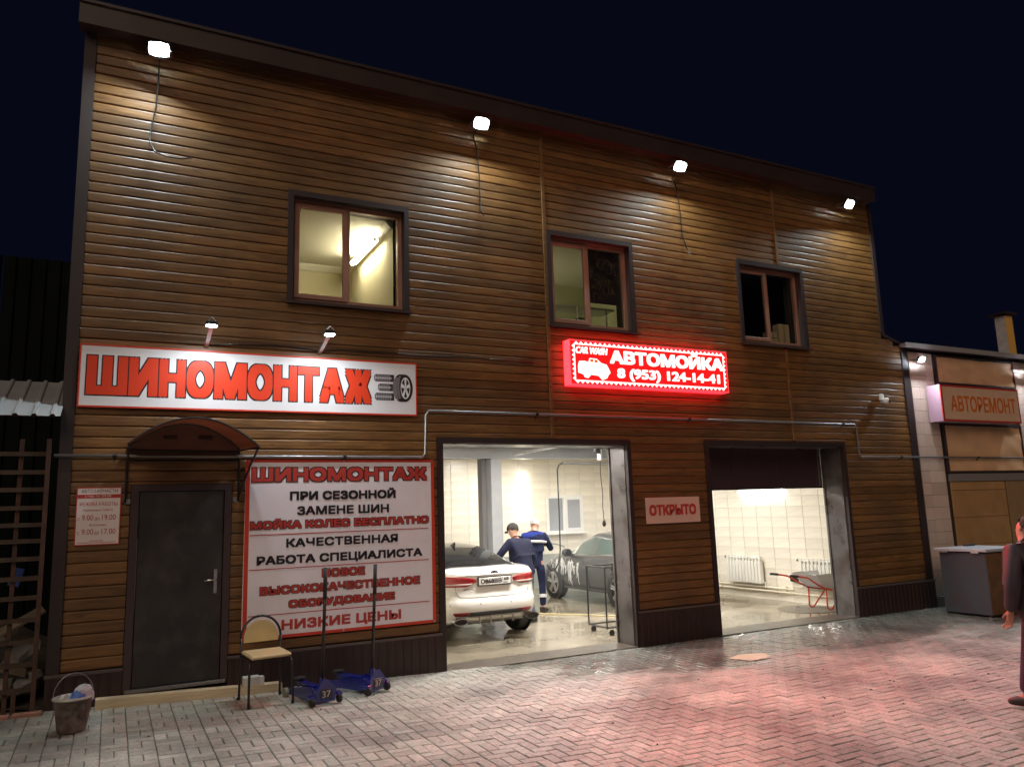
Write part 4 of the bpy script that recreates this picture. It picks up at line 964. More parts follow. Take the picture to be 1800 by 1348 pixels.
B('face', mat('sign_face_tan', (.62, .42, .29), .5, var=.05), sx, 13.30, 15.60, -.30, -.286, 3.27, 3.865)
q = MB(); q.box(13.25, 15.63, -.302, -.286, 3.865, 3.90); q.box(13.25, 15.63, -.302, -.286, 3.235, 3.27); q.box(13.25, 13.30, -.302, -.286, 3.27, 3.865); q.box(15.60, 15.63, -.302, -.286, 3.27, 3.865); q.build('rim', red2, sx)
text_mesh('АВТОРЕМОНТ', 13.505, 15.50, 3.415, 3.715, -.3025, 0, 0, 'lettering', mat('orange_letters', (.62, .15, .02), .5), sx, rad=.008)
ch = thing('chimney', 'square tin chimney with a dark cap on the roof next door', 'chimney', (17.70, 0, 4.62))
B('shaft', mat('tin_chimney', (.75, .74, .74), .5, .0, var=.15), ch, 0, .27, .9, 1.13, 0, 1.25); B('front_sheet', mat('ochre_sheet', (.75, .42, .10), .6), ch, .0, .27, .895, .8995, 0, 1.25); B('cap', drk, ch, -.08, .35, .82, 1.22, 1.28, 1.32)

# metal box
db = thing('metal_bin', 'grey steel bin with a pale hinged lid standing by the neighbouring garage', 'bin', (0,0,0))
bmt = mat('bin_grey', (.045, .07, .085), .6, .0, var=.15, nscale=3, dirt=(.04, .04, .045), dirtscale=3)
B('body', bmt, db, 12.29, 13.2, -1.33, -.56, .03, .99, b=.008)
B('rust_front', mat('bin_brown', (.12, .055, .02), .7, var=.3, nscale=6), db, 12.30, 13.19, -1.335, -1.331, .04, .98)
q = MB(); q.bbox(12.24, 13.25, -1.385, -.50, 1.005, 1.05, b=.006); q.build('lid', mat('lid_pale', (.45, .48, .52), .35, .3), db)
for y in (-1.2, -.68): MB().box(12.225, 12.245, y-.06, y+.06, .985, 1.01).build('hinge', galv, db)
for x, y in ((12.34, -1.28), (13.14, -1.28), (12.34, -.6), (13.14, -.6)): B('foot', black, db, x-.03, x+.03, y-.03, y+.03, -.005, .03)
q = MB(); q.bbox(-.11, .11, -.05, .05, 0, .03, b=.01); tag(q.build('black_brick', darkp, None, loc=(13.02, -.62, 1.051)), 'flat black block lying at the back of the bin lid', 'block')

# ------------------------------------------------------------------ left of the building: gate, rubble, sheets
rust = mat('rusty_metal', (.065, .03, .02), .7, var=.35, nscale=9)
fg = thing('slatted_gate', 'rusty open slatted gate left of the wooden building', 'gate', (0, -.05, 0))
rz = [.37, .60, .81, 1.01, 1.217, 1.40, 1.584, 1.754, 1.909, 2.073, 2.25, 2.42, 2.6]
wslat = mat('old_slat', (.055, .036, .024), .8, var=.3, nscale=9)
for k, z in enumerate(rz): B('slat', wslat, fg, -2.6, -.60, -.02, .02, z-.02, z+.022, loc=(0, 0, 0))
q = MB(); q.box(-.605, -.565, -.05, -.021, .12, 2.75); q.build('post', rust, fg)
for x in (-.80, -1.3, -1.9): MB().box(x-.04, x, .022, .06, .14, 2.75).build('post', rust, fg)
for x in (-.745,): MB().box(x-.02, x+.02, -.02, .02, .16, .349).build('brace', rust, fg)
# lean-to roof sheet
q = MB(); xs2 = []; x = -2.6
prof = []
while x < -.5:
    prof += [(x, 0), (x+.015, .02), (x+.04, .02), (x+.055, 0)]; x += .155
prof.append((-.49, 0)); n_ = len(prof)
q.v = [(a, -.33, 2.95+b_+.03*(a+.5)*0) for a, b_ in prof]+[(a, .8, 3.46+b_) for a, b_ in prof]
q.f = [(i, i+1, n_+i+1, n_+i) for i in range(n_-1)]
_lr = thing('lean_to_roof', 'ribbed pale metal lean-to roof left of the building', 'roof', (0,0,0))
q.build('sheet', mat('galv_sheet', (.42, .43, .45), .45, .35, var=.12, nscale=3), _lr); B('rafter', rust, _lr, -2.6, -.55, -.2, -.15, 2.96, 3.0)
# tall dark sheet fence behind
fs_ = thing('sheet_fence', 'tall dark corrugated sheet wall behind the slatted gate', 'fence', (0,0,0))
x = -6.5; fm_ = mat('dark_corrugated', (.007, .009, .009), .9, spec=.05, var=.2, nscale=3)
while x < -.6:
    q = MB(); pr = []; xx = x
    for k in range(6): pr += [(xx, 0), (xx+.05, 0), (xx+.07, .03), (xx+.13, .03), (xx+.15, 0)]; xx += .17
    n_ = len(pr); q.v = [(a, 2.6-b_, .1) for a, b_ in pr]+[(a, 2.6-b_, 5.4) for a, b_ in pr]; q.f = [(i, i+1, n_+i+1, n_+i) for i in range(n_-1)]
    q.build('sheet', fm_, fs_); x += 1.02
# rubble heap: stones and boards, each its own
rub = random.Random(21)
stm = mat('rubble_stone', (.30, .29, .27), .85, var=.25, nscale=7); bdm = mat('old_plank', (.26, .21, .15), .85, var=.2, nscale=7)
spots = [(-.85, .55, .45, 'light broken block at the top of the heap behind the gate slats'), (-1.0, .5, .75, 'pale concrete lump high in the rubble behind the gate'), (-.75, .5, .62, 'broken grey slab beside the gate post'), (-1.25, .45, .5, 'large grey boulder in the rubble left of the gate post'), (-.95, .35, .3, 'pale broken block low behind the gate'), (-1.4, .3, .28, 'grey stone low at the left edge behind the gate'), (-.7, .45, .35, 'big pale slab leaning low by the gate post'), (-1.15, .6, .98, 'small white chunk on top of the rubble')]
for k, (x, y, z, lb) in enumerate(spots):
    bm = bmesh.new(); bmesh.ops.create_icosphere(bm, subdivisions=2, radius=.17+.06*rub.random())
    for v in bm.verts: v.co *= 1+rub.uniform(-.18, .18); v.co.z *= .62; v.co.y *= .8
    bmesh.ops.rotate(bm, verts=bm.verts, matrix=Matrix.Rotation(rub.uniform(-.7, .7), 3, 'Y'))
    q = MB().frombm(bm); tag(q.build('rubble_stone', stm, None, loc=(x, y, z)), lb, 'stone', 'stones in the rubble heap')
for k, (x, y, z, a, lb) in enumerate(((-1.1, .25, .62, .35, 'old grey plank lying across the rubble'), (-.95, .2, .86, -.5, 'weathered plank slanting down behind the gate slats'), (-1.2, .3, .4, .15, 'flat wide old board at the foot of the heap'))):
    o = MB().bbox(-.45, .45, -.06, .06, -.015, .015, b=.003).build('old_plank', bdm, None, loc=(x, y, z)); o.rotation_euler = (.4, a, .2); tag(o, lb, 'plank', 'planks in the rubble heap')
hp2 = MB(); bm = bmesh.new(); bmesh.ops.create_grid(bm, x_segments=14, y_segments=10, size=1)
for v in bm.verts:
    x, y = v.co.x, v.co.y; v.co = Vector((-1.5+x*1.1, .9+y*.75, .15+.75*max(0, 1-(x*.7)**2)*max(0, .35+y*.65)+rub.uniform(-.03, .03)))
tag(hp2.frombm(bm).build('rubble_heap', mat('rubble_soil', (.10, .09, .07), .95, var=.4, nscale=8), None), 'dark heap of soil and rubble behind the gate', 'heap', kind='stuff')
o = MB().bbox(-.05, .05, -.01, .01, -.09, .09, b=.004).build('blue_rag', mat('rag_blue', (.04, .08, .3), .8), None, loc=(-.82, .3, 1.40)); o.rotation_euler = (0, .25, 0); tag(o, 'blue plastic scrap stuck between the gate slats', 'scrap')
# kerb bricks by the gate
for k in range(2):
    q = MB(); q.bbox(-1.0+.26*k, -.755+.26*k, -.22, -.14, .11, .19, b=.006); tag(q.build('kerb_brick', mat('red_brick', (.30, .15, .11), .8, var=.2), None), 'reddish brick at the foot of the gate, %s of the pair' % ('left' if k == 0 else 'right'), 'brick', 'bricks by the gate')

# timber step in front of the door
st = thing('timber_step', 'long squared timber lying as a step in front of the entrance door', 'timber', (0,0,0))
q = MB(); a0 = (-.05, .145); q.add([(-.06, -.20, .13), (1.70, -.20, .075), (1.70, -.06, .075), (-.06, -.06, .13), (-.06, -.20, .225), (1.70, -.20, .165), (1.70, -.06, .165), (-.06, -.06, .225)], [(0,3,2,1), (4,5,6,7), (0,1,5,4), (1,2,6,5), (2,3,7,6), (3,0,4,7)])
q.build('beam', mat('raw_timber', (.60, .50, .33), .75, var=.15, nscale=6, stretch=(.5, 6, 6), bump=.3), st)

# small white box on the step
wb_ = thing('small_box', 'small white cardboard box on the end of the timber step', 'box', (1.40, -.13, .176))
B('carton', mat('white_card', (.62, .62, .6), .7), wb_, -.095, .07, -.06, .06, 0, .085, b=.003); B('lid_flap', white_p, wb_, .071, .115, -.05, .05, 0, .075)

# bucket
bk_t = thing('rubbish_bucket', 'dirty metal bucket full of rubbish by the left corner', 'bucket', (-.225, -.98, zg(-.225)+.002))
bkm = mat('bucket_metal', (.16, .12, .10), .6, .25, var=.5, nscale=14, dirt=(.28, .26, .24), dirtscale=11)
MB().lathe([(.105, .0), (.112, .01), (.15, .27), (.158, .275), (.158, .285), (.147, .285), (.108, .02), (0, .02)], (0,0,0), n=28).build('pail', bkm, bk_t, smooth=True)
MB().lathe([(.160, .272), (.164, .28), (.160, .288), (.150, .288)], (0,0,0), n=28).build('rim', mat('rim_metal', (.45, .42, .38), .5, .4), bk_t)
MB().tube([(.155*math.cos(t), .05+.02*math.sin(t), .28+.19*math.sin(t)) for t in [math.pi*k/14 for k in range(15)]], .004, 6).build('bail', steel, bk_t)
for i, (x, y, z, c, lb) in enumerate(((-.06, -.03, .27, (.6, .62, .64), 'crumpled clear plastic bottle in the bucket'), (.03, -.06, .28, (.05, .16, .5), 'blue plastic bag scrap in the bucket'), (.08, .0, .30, (.6, .6, .66), 'crumpled white bag sticking out of the bucket'))):
    bm = bmesh.new(); bmesh.ops.create_icosphere(bm, subdivisions=2, radius=.055+.012*i)
    for v in bm.verts: v.co *= 1+rub.uniform(-.3, .3)
    tag(MB().frombm(bm).build('rubbish', mat('rubbish%d' % i, c, .4), None, loc=(-.225+x, -.98+y, zg(-.2)+z)), lb, 'rubbish')

# chair
ch_ = thing('stacking_chair', 'chair with black tube frame and cream round back and seat before the banner', 'chair', (1.45, -.62, zg(1.45)), R(4))
cream = mat('cream_vinyl', (.62, .50, .26), .5, var=.05)
bl = mat('black_tube', (.012, .012, .014), .3, spec=.7)
for s_ in (-1, 1):
    # rear leg continuing up into the back
    MB().tube([(s_*.205, .235, 0), (s_*.20, .20, .42), (s_*.20, .215, .60)], .0125, 8).build('leg', bl, ch_, smooth=True)
    MB().tube([(s_*.215, -.24, 0), (s_*.205, -.21, .40), (s_*.195, -.19, .435), (s_*.19, -.15, .445), (s_*.19, .2, .43)], .0125, 8).build('leg', bl, ch_, smooth=True)
    for y in (.235, -.24): MB().lathe([(.016, 0), (.016, .03)], (s_*.21, y, 0), n=8).build('foot_cap', rubber, ch_)
MB().tube([(-.20*math.cos(t), .215+.02*math.sin(t), .60+.21*math.sin(t)) for t in [math.pi*k/16 for k in range(17)]], .0125, 8).build('back_hoop', bl, ch_, smooth=True)
pts = [(.175*math.cos(t), .585+.185*math.sin(t)) for t in [math.pi*k/16 for k in range(17)]]+[(-.175, .555), (.175, .555)]
MB().prism(pts, .205, .232).build('backrest', cream, ch_)
q = MB(); q.bbox(-.20, .20, -.225, .20, .447, .485, b=.015); q.build('seat', cream, ch_)

# floor jacks
jb = mat('jack_blue', (.008, .015, .17), .25, coat=.6, var=.1); jw = mat('jack_wheel', (.25, .25, .2), .6)
def jack(x, y, rz_, lb, lean, sticker=False):
    t = thing('floor_jack', lb, 'floor jack', (x, y, zg(x)+.001), rz_, 'trolley jacks by the wall')
    # local: handle end at -Y, lifting end at +Y
    for s_ in (-1, 1):
        q = MB(); q.prism([(-.20, .05), (-.22, .10), (-.10, .16), (.05, .15), (.42, .09), (.46, .055), (.42, .03), (-.12, .03)], s_*.095-.006, s_*.095+.006, 'yz'); q.build('side_plate', jb, t)
        MB().lathe([(.045, -.02), (.048, 0), (.045, .02)], (s_*.125, .42, .048), 'x', 16).build('front_wheel', jw, t)
        MB().lathe([(.0, -.018), (.042, -.015), (.045, 0), (.042, .015), (0, .018)], (s_*.145, -.21, .045), 'x', 14).build('caster', rubber, t)
        MB().bbox(s_*.145-.03, s_*.145+.03, -.235, -.15, .07, .105, b=.008).build('caster_bracket', jb, t)
    q = MB(); q.bbox(-.085, .085, -.13, .05, .05, .13, b=.012); q.build('pump_body', jb, t)
    q = MB(); q.prism([(-.10, .03), (.10, .03), (.115, .14), (.03, .235), (-.03, .235), (-.115, .14)], -.215, -.20); q.build('nose_plate', jb, t)
    q = MB(); q.add([(-.04, 0, .10), (.04, 0, .10), (.03, .36, .12), (-.03, .36, .12), (-.04, 0, .15), (.04, 0, .15), (.03, .36, .16), (-.03, .36, .16)], [(0,3,2,1), (4,5,6,7), (0,1,5,4), (1,2,6,5), (2,3,7,6), (3,0,4,7)]); q.build('lift_arm', jb, t)
    MB().lathe([(.03, .15), (.055, .165), (.06, .185), (.05, .188), (0, .184)], (0, .36, 0), n=18).build('saddle', darkp, t)
    MB().tube([(-.10, .42, .05), (.10, .42, .05)], .012, 8).build('axle', steel, t)
    q = MB(); q.bbox(-.06, .06, -.222, -.216, .06, .15, b=.002); q.build('plate_panel', mat('jack_panel', (.03, .025, .03), .4), t)
    text_mesh('37', -.045, .045, .075, .135, -.2235, .03, 0, 'lettering', mat('jack_letters', (.6, .6, .6), .4), t)
    MB().tube([(0, -.12, .12), (lean*.15, -.13, .24)], .026, 10).build('handle_socket', jb, t)
    MB().tube([(lean*.1, -.13, .2), (lean*1.0, -.15, 1.30)], .0165, 10).build('handle', black, t, smooth=True)
    MB().tube([(lean*.74, -.147, 1.0), (lean*1.0, -.15, 1.31)], .0205, 10).build('grip', rubber, t, smooth=True)
jack(1.90, -.86, R(14), 'blue trolley jack with upright black handle nearer the chair', .02)
jack(2.45, -.62, R(30), 'blue trolley jack with upright black handle nearer the open garage bay', .04)

# wheelbarrow
wbw = thing('wheelbarrow', 'red framed wheelbarrow with pale tray inside the right opening', 'wheelbarrow', (11.25, 1.02, .005), R(-8))
rp_ = mat('barrow_red', (.55, .06, .02), .35)
for s_ in (-1, 1):
    y = s_*.24
    MB().tube([(-.72, y*1.1, .62), (-.50, y*1.1, .58), (-.30, y, .46), (-.12, y*.95, .37), (.20, y*.9, .32), (.62, y*.35, .24)], .016, 8).build('handle_rail', rp_, wbw, smooth=True)
    MB().tube([(-.86, y*1.12, .635), (-.70, y*1.1, .615)], .021, 8).build('grip', rubber, wbw)
    MB().tube([(-.10, y*.95, .36), (-.11, y*.95, .06), (-.07, y*.95, .018), (-.02, y*.95, .02), (.26, y*.9, .31)], .013, 8).build('leg', rp_, wbw, smooth=True)
tr2 = MB(); a = [(-.32, -.26), (.30, -.26), (.30, .26), (-.32, .26)]
tr2.v = [(-.36, -.33, .62), (.48, -.30, .64), (.48, .30, .64), (-.36, .33, .62), (-.16, -.22, .385), (.28, -.18, .35), (.28, .18, .35), (-.16, .22, .385)]
tr2.f = [(0,1,5,4), (1,2,6,5), (2,3,7,6), (3,0,4,7), (4,5,6,7)]
to = tr2.build('tray', mat('tray_zinc', (.5, .5, .52), .45, .3), wbw); sm = to.modifiers.new('s', 'SOLIDIFY'); sm.thickness = .006
MB().tube([(-.36, -.33, .62), (.48, -.30, .64), (.48, .30, .64), (-.36, .33, .62)], .009, 6, close=True).build('tray_rim', galv, wbw)
MB().lathe([(.12, -.03), (.17, -.035), (.18, 0), (.17, .035), (.12, .03)], (.72, 0, .18), 'y', 20).build('wheel', rubber, wbw)

# drying rack in left bay
ck = thing('wheeled_rack', 'thin black steel rack on castors by the right jamb of the left opening', 'rack', (0,0,0))
tb = mat('rack_black', (.02, .018, .02), .4)
for x, y in ((6.66, 1.0), (7.25, 1.0), (6.66, 1.5), (7.25, 1.5)): MB().tube([(x, y, .10), (x, y, 1.0)], .013, 6).build('post', tb, ck)
for z in (1.0, .12):
    for a, b_ in (((6.66, 1.0, z), (7.25, 1.0, z)), ((6.66, 1.5, z), (7.25, 1.5, z)), ((6.66, 1.0, z), (6.66, 1.5, z))): MB().tube([a, b_], .013, 6).build('bar', tb, ck)
for x, y in ((6.74, 1.0), (7.2, 1.0), (6.74, 1.5)): MB().lathe([(.045, -.012), (.045, .012)], (x, y, .046), 'y', 12).build('caster', rubber, ck)
q = thing('spray_gun', 'small black spray gun lying on top of the wheeled rack', 'spray gun', (6.84, 1.0, 1.03)); B('body', darkp, q, -.06, .1, -.02, .02, 0, .04, b=.008); o = B('grip', darkp, q, -.03, .0, -.015, .015, -.10, .0, b=.006); o.rotation_euler = (0, R(25), 0)

# ------------------------------------------------------------------ cars
def lerp_tab(tab, t):
    for (a, va), (b_, vb) in zip(tab[:-1], tab[1:]):
        if t <= b_: k = (t-a)/(b_-a); k = max(0, min(1, k)); return va+(vb-va)*k
    return tab[-1][1]
WT = [(0, .86), (.08, .93), (.25, .99), (.5, 1.0), (.75, .985), (.9, .96), (1, .91)]
def make_car(name, label, loc, L, paintm, glassm, Wd=.93, htop=1.37, roofm=None, rz=0):
    t = thing(name, label, 'car', loc, rz, 'cars in the washing hall')
    RT = [(0, .16), (.10, .04), (.25, .0), (.38, .01), (.46, .045), (.6, .065), (.8, .055), (.93, .03), (1, .075)]
    FT = [(0, .14), (.2, .0), (.5, .02), (.8, .10), (1, .42)]
    def ztop(y): return lerp_tab([(0, 1.02), (.7, 1.035), (1.2, .99), (2.0, .94), (L-1.35, .93), (L-.9, .93), (L-.4, .80), (L, .66)], y)
    zb = .23
    def contour(tt, k=1.0, N=72):
        w = Wd*lerp_tab(WT, tt)*k; r0 = lerp_tab(RT, tt); f0 = L-lerp_tab(FT, tt); c = (r0+f0)/2; a = (f0-r0)/2*k
        out = []
        for i in range(N):
            th = 2*math.pi*i/N; cx, sy = math.cos(th), math.sin(th); e = 2/5.0
            out.append((w*math.copysign(abs(cx)**e, cx), c+a*math.copysign(abs(sy)**e, sy)))
        return out
    def pt(tt, x, y, up_=0): zt = ztop(y); b0 = zb+(.10 if (y < .5) else 0)*max(0, 1-y/.5); return (x, y, b0+tt*(zt-b0)+up_)
    levels = [0, .05, .12, .2, .3, .38, .42, .46, .55, .7, .8, .88, .93, .97, 1.0]
    mb = MB(); N = 72; rings = [[pt(tt, x, y) for x, y in contour(tt)] for tt in levels]
    for k, u_ in ((.93, .015), (.75, .03), (.45, .04), (.1, .045)): rings.append([pt(1, x, y, u_) for x, y in contour(1.0, k)])
    mb.v = [p for r_ in rings for p in r_]; M_ = len(rings)
    mb.f = [(i*N+k, i*N+(k+1) % N, (i+1)*N+(k+1) % N, (i+1)*N+k) for i in range(M_-1) for k in range(N)]+[tuple((M_-1)*N+k for k in range(N)), tuple(range(N))[::-1]]
    bo = mb.build('body', paintm, t, smooth=True); bo.data.set_sharp_from_angle(angle=R(50))
    def rear(x, z, off=.008):
        zt = 1.02; tt = (z-.33)/(zt-.33); tt = max(0, min(1, tt)); w = Wd*lerp_tab(WT, tt); r0 = lerp_tab(RT, tt); f0 = L-lerp_tab(FT, tt); c = (r0+f0)/2; a = (f0-r0)/2
        q_ = min(.9995, abs(x)/w); return (x, c-a*(1-q_**5)**.2-off, z)
    # greenhouse
    G = [(.50, 1.045, .66), (.85, 1.16, .62), (1.2, htop-.115, .60), (1.55, htop-.045, .585), (1.95, htop-.008, .58), (2.3, htop, .58), (L-2.05, htop-.03, .58), (L-1.75, htop-.10, .60), (L-1.4, 1.10, .63), (L-1.05, .945, .68)]
    def gi_(y, j): return lerp_tab([(g_[0], g_[j]) for g_ in G], y)
    ys_ = [G[0][0]+(G[-1][0]-G[0][0])*i/30 for i in range(31)]
    def sm_(y, j): return (gi_(y-.07, j)+2*gi_(y, j)+gi_(y+.07, j))/4
    parts = {}
    for i in range(30):
        ya, yb2 = ys_[i], ys_[i+1]; ym = (ya+yb2)/2
        for s_ in (-1, 1):
            def sec(y):
                zc, wt = sm_(y, 1), sm_(y, 2); bw_ = .80 if y < 3.9 else .78; zbz = ztop(y)-.005; e = min(1, max(0, (zc-zbz)/.12))
                return [(0, y, zc), (s_*wt*.5, y, zc-.008), (s_*wt*.88, y, zc-.032*e), (s_*wt*1.02, y, zc-.075*e), (s_*(wt*1.02+(bw_-wt*1.02)*.12), y, zc-.075*e-(zc-.075*e-zbz)*.10), (s_*bw_, y, zbz-.01)]
            A, Bq = sec(ya), sec(yb2)
            for k in range(5):
                if k < 2: key = 'rear_window' if ym < 1.5 else ('windscreen' if ym > L-2.0 else 'roof')
                elif k in (2, 3): key = 'roof_rail|%d' % s_
                else:
                    dB = abs(ym-(L*.5-.12)); key = 'side_window' if (1.05 < ym < L-1.35 and dB > .05) else 'pillar'
                    key += '|%d%d' % (s_, ym > L*.5-.12)
                q_ = parts.setdefault(key, MB()); q_.add([A[k], A[k+1], Bq[k+1], Bq[k]], [(0,1,2,3)])
    for key, q_ in parts.items():
        key = key.split('|')[0]; bm = bmesh.new(); me = bpy.data.meshes.new(key); me.from_pydata(q_.v, [], q_.f); bm.from_mesh(me); bmesh.ops.remove_doubles(bm, verts=bm.verts, dist=1e-4); bmesh.ops.recalc_face_normals(bm, faces=bm.faces); bm.to_mesh(me); bm.free()
        me.materials.append({'rear_window': glassm, 'windscreen': glassm, 'side_window': glassm, 'roof': roofm or paintm, 'roof_rail': paintm, 'pillar': paintm}[key])
        me.polygons.foreach_set('use_smooth', [True]*len(me.polygons)); o = bpy.data.objects.new(key, me); COL.objects.link(o); o.parent = t
    # wheels
    for (sx_, y) in ((-1, 1.0), (1, 1.0), (-1, L-.88), (1, L-.88)):
        xo = sx_*(Wd-.012)
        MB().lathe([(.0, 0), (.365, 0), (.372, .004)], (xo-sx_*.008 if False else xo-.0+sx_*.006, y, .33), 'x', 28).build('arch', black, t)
        w_ = MB(); w_.lathe([(.20, -.10), (.30, -.11), (.325, -.085), (.33, -.05), (.33, .05), (.325, .085), (.30, .11), (.20, .10)], (xo-sx_*.085, y, .33), 'x', 32, cap=False); wo = w_.build('wheel', rubber, t, smooth=True)
        rm_ = MB(); xr_ = xo+sx_*.018
        rm_.lathe([(.205, -.01), (.225, 0), (.225, .012), (.205, .012)], (xr_, y, .33), 'x', 28, cap=False); rm_.lathe([(0, 0), (.05, 0), (.045, .014), (0, .016)], (xr_, y, .33), 'x', 14)
        for k in range(5):
            for dd in (-.13, .13):
                a = 2*math.pi*k/5+.3; p0 = (xr_, y+.03*math.cos(a+dd*3), .33+.03*math.sin(a+dd*3)); p1 = (xr_, y+.215*math.cos(a+dd), .33+.215*math.sin(a+dd)); rm_.tube([p0, p1], .017, 6)
        rm_.build('rim', mat('alloy', (.55, .54, .52), .3, .8), wo)
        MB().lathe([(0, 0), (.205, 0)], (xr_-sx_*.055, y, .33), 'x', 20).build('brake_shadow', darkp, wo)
    # mirrors
    for s_ in (-1, 1):
        bm = bmesh.new(); bmesh.ops.create_uvsphere(bm, u_segments=14, v_segments=8, radius=1)
        for v in bm.verts: v.co = Vector((s_*(Wd+.075)+v.co.x*.125, L-1.62+v.co.y*.07+abs(v.co.x)*.0, .985+v.co.z*.085))
        mo = MB().frombm(bm).build('mirror', darkp if not roofm else paintm, t, smooth=True)
        MB().prism([(L-1.64, .90), (L-1.56, .90), (L-1.58, .96), (L-1.64, .96)], s_*(Wd-.10), s_*(Wd+.01), 'yz').build('mirror_foot', darkp, mo)
        MB().lathe([(0, 0), (.07, 0)], (s_*(Wd+.08), L-1.695, .985), 'y', 16).build('mirror_glass', chrome, mo)
    return t, rear, ztop, Wd
pw_ = mat('white_paint', (.88, .87, .84), .22, coat=.8, var=.03, nscale=2)
kia, rear, ztf, Wd = make_car('white_sedan', 'white sedan seen from behind in the left bay with plate О868ВВ 68', (5.10, 1.55, .006), 4.75, pw_, mat('dark_glass', (.012, .012, .014), .06, spec=.8), roofm=mat('black_roof', (.02, .018, .018), .12, coat=.6))
def skinpatch(fn, x0, x1, zlo, zhi, off, m, name, n=10, nz_=4, th=.006, par=kia):
    q_ = MB()
    for j in range(nz_+1):
        for i in range(n+1):
            u = i/n; x = x0+(x1-x0)*u; a, b2 = zlo(u), zhi(u); q_.v.append(fn(x, a+(b2-a)*j/nz_, off))
    for j in range(nz_):
        for i in range(n): k = j*(n+1)+i; q_.f.append((k, k+1, k+n+2, k+n+1))
    o = q_.build(name, m, par, smooth=True); sdm = o.modifiers.new('s', 'SOLIDIFY'); sdm.thickness = th; sdm.offset = 0; return o
tl = mat('tail_red', (.35, .008, .012), .15, coat=.5, spec=.8); tlc = mat('tail_clear', (.6, .5, .48), .12, coat=.5)
for s_ in (-1, 1):
    o = skinpatch(rear, s_*.30, s_*.885, lambda u: .865-.055*min(1, u*4), lambda u: .905+.07*u**.6, .012, tl, 'tail_light', 14)
    skinpatch(rear, s_*.36, s_*.80, lambda u: .835, lambda u: .855, .018, tlc, 'clear_strip', 10, 2, par=o)
    skinpatch(rear, s_*.42, s_*.84, lambda u: .40, lambda u: .45, .008, mat('reflector', (.20, .01, .012), .3), 'reflector', 8, 2)
skinpatch(rear, -.42, .42, lambda u: .40, lambda u: .45, .006, darkp, 'bumper_strip', 10, 2)
skinpatch(rear, -.86, .86, lambda u: .27-.0*u, lambda u: .405, .006, mat('diffuser_black', (.03, .028, .028), .45), 'lower_bumper', 24, 3)
skinpatch(rear, -.62, .62, lambda u: .285, lambda u: .385, .014, mat('diffuser_silver', (.30, .28, .26), .35, .6), 'diffuser', 16, 2)
for k in range(4): B('diffuser_fin', mat('diffuser_silver', (.3, .28, .26)), kia, -.27+.18*k-.006, -.27+.18*k+.006, -.012, .02, .28, .38)
for s_ in (-1, 1):
    c_ = (s_*.58, .03, .335); q_ = MB()
    n_ = 20; ro = [(c_[0]+.115*math.cos(a), c_[2]+.052*math.sin(a)) for a in [2*math.pi*k/n_ for k in range(n_)]]; ri = [(c_[0]+.098*math.cos(a), c_[2]+.038*math.sin(a)) for a in [2*math.pi*k/n_ for k in range(n_)]]
    q_.add([(x, -.03, z) for x, z in ro]+[(x, -.03, z) for x, z in ri]+[(x, .1, z) for x, z in ro]+[(x, .1, z) for x, z in ri], [(k, (k+1) % n_, n_+(k+1) % n_, n_+k) for k in range(n_)]+[(k, 2*n_+k, 2*n_+(k+1) % n_, (k+1) % n_) for k in range(n_)]+[(n_+k, n_+(k+1) % n_, 3*n_+(k+1) % n_, 3*n_+k) for k in range(n_)])
    ep = q_.build('exhaust', chrome, kia); MB().add([(x, .0, z) for x, z in ri], [tuple(range(n_))]).build('exhaust_hole', black, ep)
# plate, badge, seams
yp = rear(0, .875)[1]-.012
pl = B('number_plate', mat('plate_white', (.72, .72, .70), .4), kia, -.262, .262, yp-.012, yp+.01, .822, .930, b=.004)
B('plate_frame', black, kia, -.275, .275, yp-.008, yp+.012, .810, .943)
text_mesh('О868ВВ', -.235, .11, .842, .908, yp-.0135, 0, 0, 'plate_number', ink, pl, rad=.003)
text_mesh('68', .145, .225, .872, .915, yp-.0135, 0, 0, 'plate_region', ink, pl, rad=.002)
B('plate_divider', ink, pl, .124, .127, yp-.0133, yp-.0125, .826, .926); text_mesh('RUS', .14, .20, .835, .852, yp-.0135, 0, 0, 'plate_country', ink, pl, rad=.001)
q_ = MB(); yb2 = rear(0, 1.0)[1]-.004
q_.v = [(.06*math.cos(a), yb2-.006, .992+.028*math.sin(a)) for a in [2*math.pi*k/24 for k in range(24)]]+[(.06*math.cos(a), yb2+.02, .992+.028*math.sin(a)) for a in [2*math.pi*k/24 for k in range(24)]]
q_.f = [tuple(range(24))]+[(k, (k+1) % 24, 24+(k+1) % 24, 24+k) for k in range(24)]
bd = q_.build('badge', black, kia); text_mesh('KIA', -.04, .04, .979, 1.005, yb2-.0075, 0, 0, 'badge_letters', chrome, bd, rad=.002)
yo = rear(-.42, .775)[1]-.006
text_mesh('OPTIMA', -.50, -.34, .765, .785, rear(-.42, .775)[1]-.012, 0, 0, 'model_letters', chrome, kia, rad=.0015)
text_mesh('GT', .40, .46, .76, .782, rear(.43, .775)[1]-.012, 0, 0, 'trim_letters', chrome, kia, rad=.0015)
sm2 = mat('seam', (.08, .07, .065), .6)
for s_ in (-1, 1):
    MB().tube([rear(s_*x, z, .001) for x, z in ((.60, .82), (.60, .76), (.58, .70), (.54, .665), (.40, .655), (.2, .652), (0, .65))], .0035, 5).build('boot_seam', sm2, kia)
    for x in (.25, .68): MB().lathe([(.012, 0), (0, -.002)], rear(s_*x, .56, .001), 'y', 10).build('parking_sensor', mat('sensor_grey', (.4, .38, .36), .4), kia)
